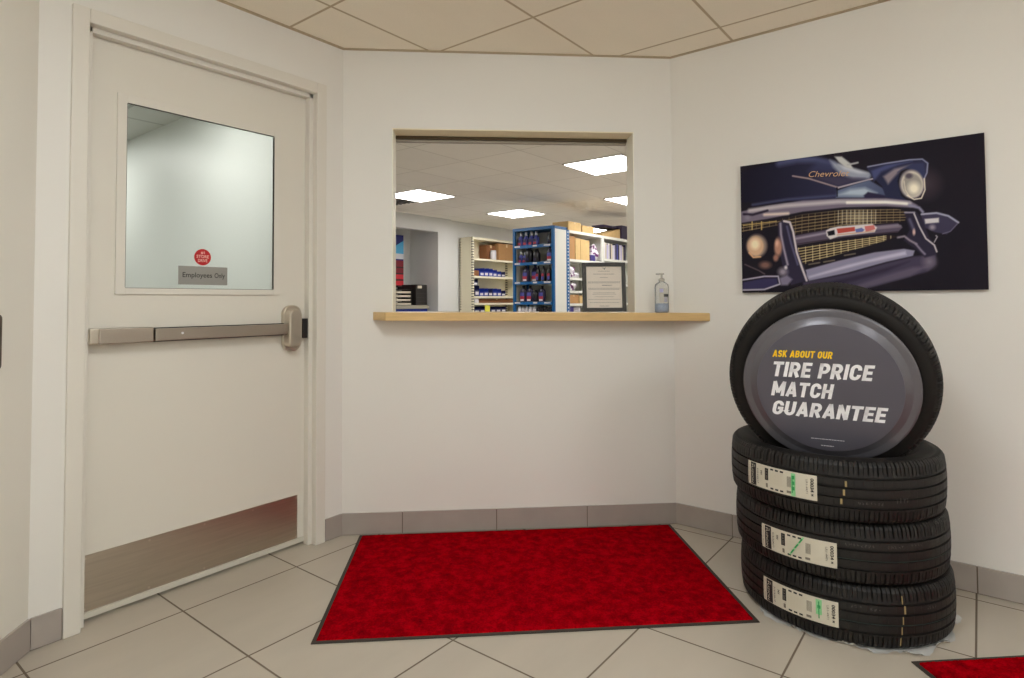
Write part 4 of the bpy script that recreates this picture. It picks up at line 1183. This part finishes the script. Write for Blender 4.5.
# (kind, v, level, scale, wording)
BT = [('grey', 1.945, 1.79, .96, 'leftmost grey-capped bottle'), ('grey', 1.865, 1.79, .96, 'second grey-capped bottle from the left'), ('grey', 1.785, 1.79, .96, 'third grey-capped bottle from the left'), ('grey', 1.715, 1.79, .95, 'fourth grey-capped bottle from the left'),
      ('round', 1.505, 1.79, .9, 'lone dark bottle at the right end'),
      ('grey', 1.945, 1.585, .8, 'leftmost small bottle'), ('grey', 1.885, 1.585, .75, 'second small bottle from the left'), ('round', 1.815, 1.585, 1.1, 'squat black bottle'), ('round', 1.71, 1.585, .95, 'black bottle right of the squat one'), ('jug', 1.515, 1.585, .82, 'dark jug at the right end'),
      ('jug', 1.87, 1.355, .88, 'labelled navy jug at the left'), ('jug', 1.775, 1.355, .95, 'black jug behind the first'), ('slim', 1.69, 1.355, .9, 'leftmost slim-necked bottle'), ('slim', 1.61, 1.355, .9, 'middle slim-necked bottle'), ('slim', 1.525, 1.355, .92, 'rightmost slim-necked bottle'),
      ('jug', 1.91, 1.115, .88, 'leftmost purple-labelled jug'), ('jug', 1.81, 1.115, .88, 'second purple-labelled jug'), ('round', 1.727, 1.115, .85, 'black unlabelled bottle'), ('jug', 1.635, 1.115, .85, 'purple-labelled jug at the right')]
protos = {}
for kd, v_, lvl, sc_, wd_ in BT:
    if kd not in protos: o = bottle_proto(kd); protos[kd] = o
    else: o = copy_tree(protos[kd])
    o.location = (4.03 if wd_.find('behind') < 0 else 4.09, v_, lvl + .001); o.rotation_euler = (0, 0, NEG); o.scale = (sc_,) * 3
    tag(o, wd_ + ' on the blue unit’s ' + shelf_name[lvl], 'bottle', 'bottles on the blue shelving')
f0 = None
for i in range(9):
    v_ = 1.945 - i * .055
    dark = i > 4
    o = MB(); o.rev([(.024, 0), (.024, .06), (.018, .07)], 12); o.rev([(.019, .07), (.019, .095)], 12, mi=1, smooth=False)
    o = o.build('small_bottle', [M['navy_dark'] if dark else M['lab_white'], M['navy_dark'] if dark else M['cap_grey']], None, loc=(4.0, v_, .881 + .135))
    o.location.z = 1.0 - .10 + .115 - .0
    tag(o, ('dark' if dark else 'white') + ' small bottle, number %s from the left on the blue unit’s lowest visible row' % ['one', 'two', 'three', 'four', 'five', 'six', 'seven', 'eight', 'nine'][i], 'bottle', 'small bottles on the lowest visible row')
    o.location.z = .9615
# shelf for that row
s_ = MB(); s_.box(.02, .58, .002, .294, .952, .960, 0); s_.box(.02, .58, 0, .004, .927, .960, 1); s_.build('shelf_board', [M['white_metal'], M['blue_metal']], blue)
# price strips on the blue shelves
for z in (1.115, 1.355, 1.585, 1.79):
    f = MB(); rr = random.Random(int(z * 1000)); x = .03
    for seg_ in ((.03, .11), (.30, .36), (.46, .55)): f.box(seg_[0], seg_[1], -.0015, 0, z - .022, z - .004)
    f.build('price_strip', M['lab_white'], blue)

# ---- cream unit contents
def bin_obj(x, z, w_, h, d, m, label, group='blue parts bins on the cream shelving', y=3.62):
    o = empty('parts_bin', (x, y + .012, z + .0015))
    t_ = .004; f = MB()
    f.box(-w_ / 2, w_ / 2, 0, d, 0, t_); f.box(-w_ / 2, -w_ / 2 + t_, 0, d, t_, h); f.box(w_ / 2 - t_, w_ / 2, 0, d, t_, h); f.box(-w_ / 2 + t_, w_ / 2 - t_, d - t_, d, t_, h)
    f.box(-w_ / 2 + t_, w_ / 2 - t_, 0, t_, t_, h * .6)
    f.build('bin_body', m, o)
    MB().box(-w_ * .35, w_ * .35, -.0015, 0, h * .12, h * .42).build('bin_label', M['lab_white'], o)
    tag(o, label, 'parts bin', group)
    return o
ordn = ['first', 'second', 'third', 'fourth', 'fifth', 'sixth', 'seventh', 'eighth']
for i in range(6):
    bin_obj(5.26 + i * .105, 1.515, .10, (.115, .125, .125, .11, .09, .085)[i], .2, M['bin_blue'] if i < 5 else M['bin_navy'], 'blue parts bin, %s from the left on the cream unit’s second shelf' % ordn[i])
for i in range(7):
    bin_obj(5.14 + i * .108, 1.205, .102, (.16, .11, .12, .11, .12, .115, .09)[i], .2, M['bin_blue'] if i % 3 else M['bin_navy'], 'blue parts bin, %s from the left on the cream unit’s third shelf' % ordn[i])
for i in range(3):
    bin_obj(5.145 + i * .108, 1.3675, .102, .06 if i else .10, .15, M['bin_navy'] if i == 0 else M['bin_blue'], 'blue parts bin stacked on the others, %s from the left' % ordn[i], y=3.65) if i == 0 else None
def carton(x0, x1, y0, y1, z0, z1, m, label, group=None, tape=True, rz=0, name='cardboard_box'):
    cx, cy = (x0 + x1) / 2, (y0 + y1) / 2; o = empty(name, (cx, cy, z0 + .001), (0, 0, rz)); a, b_, h = (x1 - x0) / 2, (y1 - y0) / 2, z1 - z0
    MB().box(-a, a, -b_, b_, 0, h).build('box_body', m, o, .003)
    if tape: MB().box(-.02, .02, -b_ - .001, b_ + .001, h * .8, h + .001).build('box_tape', M['tape'], o)
    tag(o, label, 'box', group)
    return o
carton(5.46, 5.66, 3.70, 3.86, 1.785, 2.02, M['cardboard_brown'], 'brown box on the cream unit’s top shelf, behind the white container')
carton(5.68, 6.10, 3.64, 3.84, 1.785, 2.055, M['cardboard'], 'large tan box on the cream unit’s top shelf, beside the blue unit')
o = MB().rev([(.045, 0), (.048, .004), (.048, .12), (.044, .125), (.046, .127), (.046, .145)], 20).build('plastic_tub', M['lab_white'], None, loc=(5.55, 3.645, 1.786))
tag(o, 'white round tub on the cream unit’s top shelf', 'tub')
carton(5.08, 5.20, 3.64, 3.80, 1.515, 1.60, M['cardboard_brown'], 'small brown box at the left end of the cream unit’s second shelf', tape=False)
carton(5.22, 6.08, 3.66, 3.82, 1.098, 1.16, M['cardboard_brown'], 'long flat brown box on the cream unit’s fourth shelf')
carton(5.09, 5.19, 3.64, 3.76, 1.098, 1.17, M['lab_white'], 'small white box left of the long flat brown box', tape=False)
for i in range(6):
    bin_obj(5.14 + i * .13, .95, .12, .085, .2, M['bin_navy'], 'navy parts bin, %s from the left on the cream unit’s lowest visible shelf' % ordn[i])
carton(5.32, 5.44, 3.625, 3.635, .95, 1.062, M['yellow_box'], 'small yellow card on the cream unit’s lowest visible shelf', tape=False)

# ---- white bays contents
Y0 = 1.53
g5 = 'tall cartons on the first white bay'
carton(4.445, 4.472, Y0, Y0 + .25, 1.64, 1.90, M['lab_white'], 'narrow white box at the left end of the first white bay’s top shelf', tape=False)
carton(4.475, 4.60, Y0, Y0 + .28, 1.64, 1.925, M['cardboard'], 'leftmost tall brown carton on the first white bay', g5, False)
carton(4.605, 4.72, Y0 - .005, Y0 + .28, 1.64, 1.91, M['cardboard_pale'], 'second tall carton on the first white bay', g5, False)
carton(4.725, 4.83, Y0 - .005, Y0 + .28, 1.64, 1.905, M['cardboard_pale'], 'third tall carton on the first white bay', g5, False)
carton(4.835, 4.955, Y0, Y0 + .28, 1.64, 1.90, M['cardboard_pale'], 'rightmost tall carton on the first white bay', g5, False)
carton(4.98, 5.10, Y0, Y0 + .2, 1.64, 1.72, M['purple_box'], 'small purple box on the first white bay’s top shelf', tape=False)
def bag(x, y, z, sx_, sy, sz, label, seed, stripe=True):
    bm = bmesh.new(); bmesh.ops.create_icosphere(bm, subdivisions=3, radius=1); rr = random.Random(seed)
    ph_ = [rr.uniform(0, 6) for _ in range(6)]
    for v in bm.verts:
        n_ = 1 + .10 * math.sin(5 * v.co.x + ph_[0]) + .08 * math.sin(7 * v.co.y + ph_[1]) + .09 * math.sin(6 * v.co.z + ph_[2]) + .05 * math.sin(13 * v.co.x + 9 * v.co.z)
        v.co = Vector((v.co.x * sx_ * n_, v.co.y * sy * n_, max(v.co.z * n_, -.8) * sz + .8 * sz))
    me_ = bpy.data.meshes.new('plastic_bag')
    for f_ in bm.faces:
        f_.smooth = True; c = f_.calc_center_median()
        f_.material_index = 1 if stripe and abs(math.sin(c.x * 38 + c.z * 30 + seed)) > .86 else 0
    bm.to_mesh(me_); bm.free(); me_.materials.append(M['bag_white']); me_.materials.append(M['bag_purple'])
    o = bpy.data.objects.new('plastic_bag', me_); COL.objects.link(o); o.location = (x, y, z + .002); tag(o, label, 'bag')
bag(5.18, Y0 + .09, 1.64, .065, .08, .12, 'white plastic bag at the right end of the first white bay’s top shelf', 3)
bag(4.55, Y0 + .08, 1.41, .09, .09, .085, 'white plastic bag on the first white bay’s second shelf', 5)
bag(4.57, Y0 + .08, 1.25, .11, .09, .068, 'white and purple bag on the first white bay’s third shelf', 8)
bag(4.72, Y0 + .09, 1.41, .07, .07, .04, 'small flat white bag on the first white bay’s second shelf', 11, False)
carton(4.446, 4.68, Y0, Y0 + .25, 1.09, 1.20, M['cardboard'], 'tan carton on the first white bay’s fourth shelf')
carton(4.70, 4.80, Y0, Y0 + .25, 1.09, 1.19, M['cardboard_pale'], 'pale carton right of the tan carton on the fourth shelf', tape=False)
s_ = MB(); s_.box(.02, .843, .002, .356, .942, .95, 0); s_.box(.02, .843, 0, .004, .92, .95, 0); s_.build('shelf_board', [M['white_metal']], whites[0])
carton(4.446, 4.56, Y0, Y0 + .2, .95, 1.05, M['purple_box'], 'blue and white box at the lowest visible level of the first white bay', tape=False)
bag(4.70, Y0 + .08, .95, .09, .08, .06, 'white bag at the lowest visible level of the first white bay', 14, False)
# binders on second bay
cols = ['lab_white', 'lab_white', 'papers', 'lav', 'lab_white', 'purple_dark', 'papers', 'lab_white', 'lav', 'navy', 'lab_blue', 'navy', 'lab_white', 'lav', 'papers', 'navy', 'navy']
x = 5.316
names_ = ['white', 'white', 'cream', 'lavender', 'white', 'dark purple', 'cream', 'white', 'lavender', 'navy', 'blue', 'navy', 'white', 'lavender', 'cream', 'navy', 'navy']
numw = ['first', 'second', 'third', 'fourth', 'fifth', 'sixth', 'seventh', 'eighth', 'ninth', 'tenth', 'eleventh', 'twelfth', 'thirteenth', 'fourteenth', 'fifteenth', 'sixteenth', 'seventeenth']
rr = random.Random(9)
for i, c in enumerate(cols):
    w_ = rr.uniform(.034, .048); h_ = rr.uniform(.20, .235)
    o = MB().box(0, w_ - .003, 0, .2, 0, h_).build('catalogue', M[c], None, .002, loc=(x, Y0 + .01, 1.691))
    if i % 2: o.scale = (1, 1, .96)
    tag(o, '%s upright catalogue, %s from the left on the second white bay' % (names_[i], numw[i]), 'book', 'catalogues on the second white bay'); x += w_
# boxes on top of the bays
ZT = 1.996
carton(4.50, 4.80, 1.56, 1.80, ZT, 2.115, M['cardboard_pale'], 'tan box on top of the white shelving nearest the blue unit')
carton(4.83, 5.12, 1.56, 1.78, ZT, 2.095, M['cardboard_pale'], 'second tan box on top of the white shelving')
o = MB()
o.prism([(0, 0), (.5, 0), (.5, .24), (0, .24)], 0, lambda x, y: .03 + .11 * max(0, min(1, (x - .05) / .3)))
o = o.build('cardboard_box', M['cardboard_pale'], None, .004, loc=(5.34, 1.55, ZT + .001)); tag(o, 'sloping tan carton on top of the second white bay', 'box')
pb_ = empty('boxed_part', (5.62, 1.60, ZT + .145), (0, 0, 0))
carton(5.86, 6.08, 1.53, 1.78, ZT, 2.19, M['purple_dark'], 'dark purple box with red edge on top of the second white bay', tape=False)
bpy.data.objects.remove(pb_)
carton(5.47, 5.84, 1.60, 1.80, ZT + .142, ZT + .175, M['purple_dark'], 'flat dark box lying on the sloping tan carton', tape=False)

# ================================================================== CAMERA
W_, H_ = 1024, 678
F, CY = 600.2414, 283.6052
cam = bpy.data.cameras.new('camera'); co = bpy.data.objects.new('camera', cam); COL.objects.link(co)
cam.sensor_width = 36; cam.lens = F / W_ * 36; cam.shift_y = -((H_ / 2) - CY) / W_; cam.shift_x = 0
a, t, ro = .661, .0299, -.0054
fwv = Vector((math.cos(a) * math.cos(t), math.sin(a) * math.cos(t), math.sin(t)))
rtv = Vector((math.sin(a), -math.cos(a), 0)); upv = rtv.cross(fwv)
c_, s_ = math.cos(ro), math.sin(ro)
# image axes: x right, y down rotated by ro
r2 = rtv * c_ + upv * s_; u2 = upv * c_ - rtv * s_
co.matrix_world = Matrix.Translation((-1.8008, -2.4465, 1.1184)) @ Matrix((r2, u2, -fwv)).transposed().to_4x4()
cam.clip_start = .02; cam.clip_end = 60
S.camera = co
# world: faint ambient, the rooms are closed
wd = bpy.data.worlds.new('world'); S.world = wd; wd.use_nodes = True
wd.node_tree.nodes['Background'].inputs[0].default_value = (.8, .8, .8, 1); wd.node_tree.nodes['Background'].inputs[1].default_value = .15
S.view_settings.view_transform = 'Standard'; S.view_settings.look = 'None'; S.view_settings.gamma = 1; S.view_settings.use_curve_mapping = False
S.view_settings.exposure = 0
S.cycles.use_denoising = True
S.cycles.max_bounces = 8; S.cycles.diffuse_bounces = 5; S.cycles.transparent_max_bounces = 12
S.cycles.sample_clamp_indirect = 6
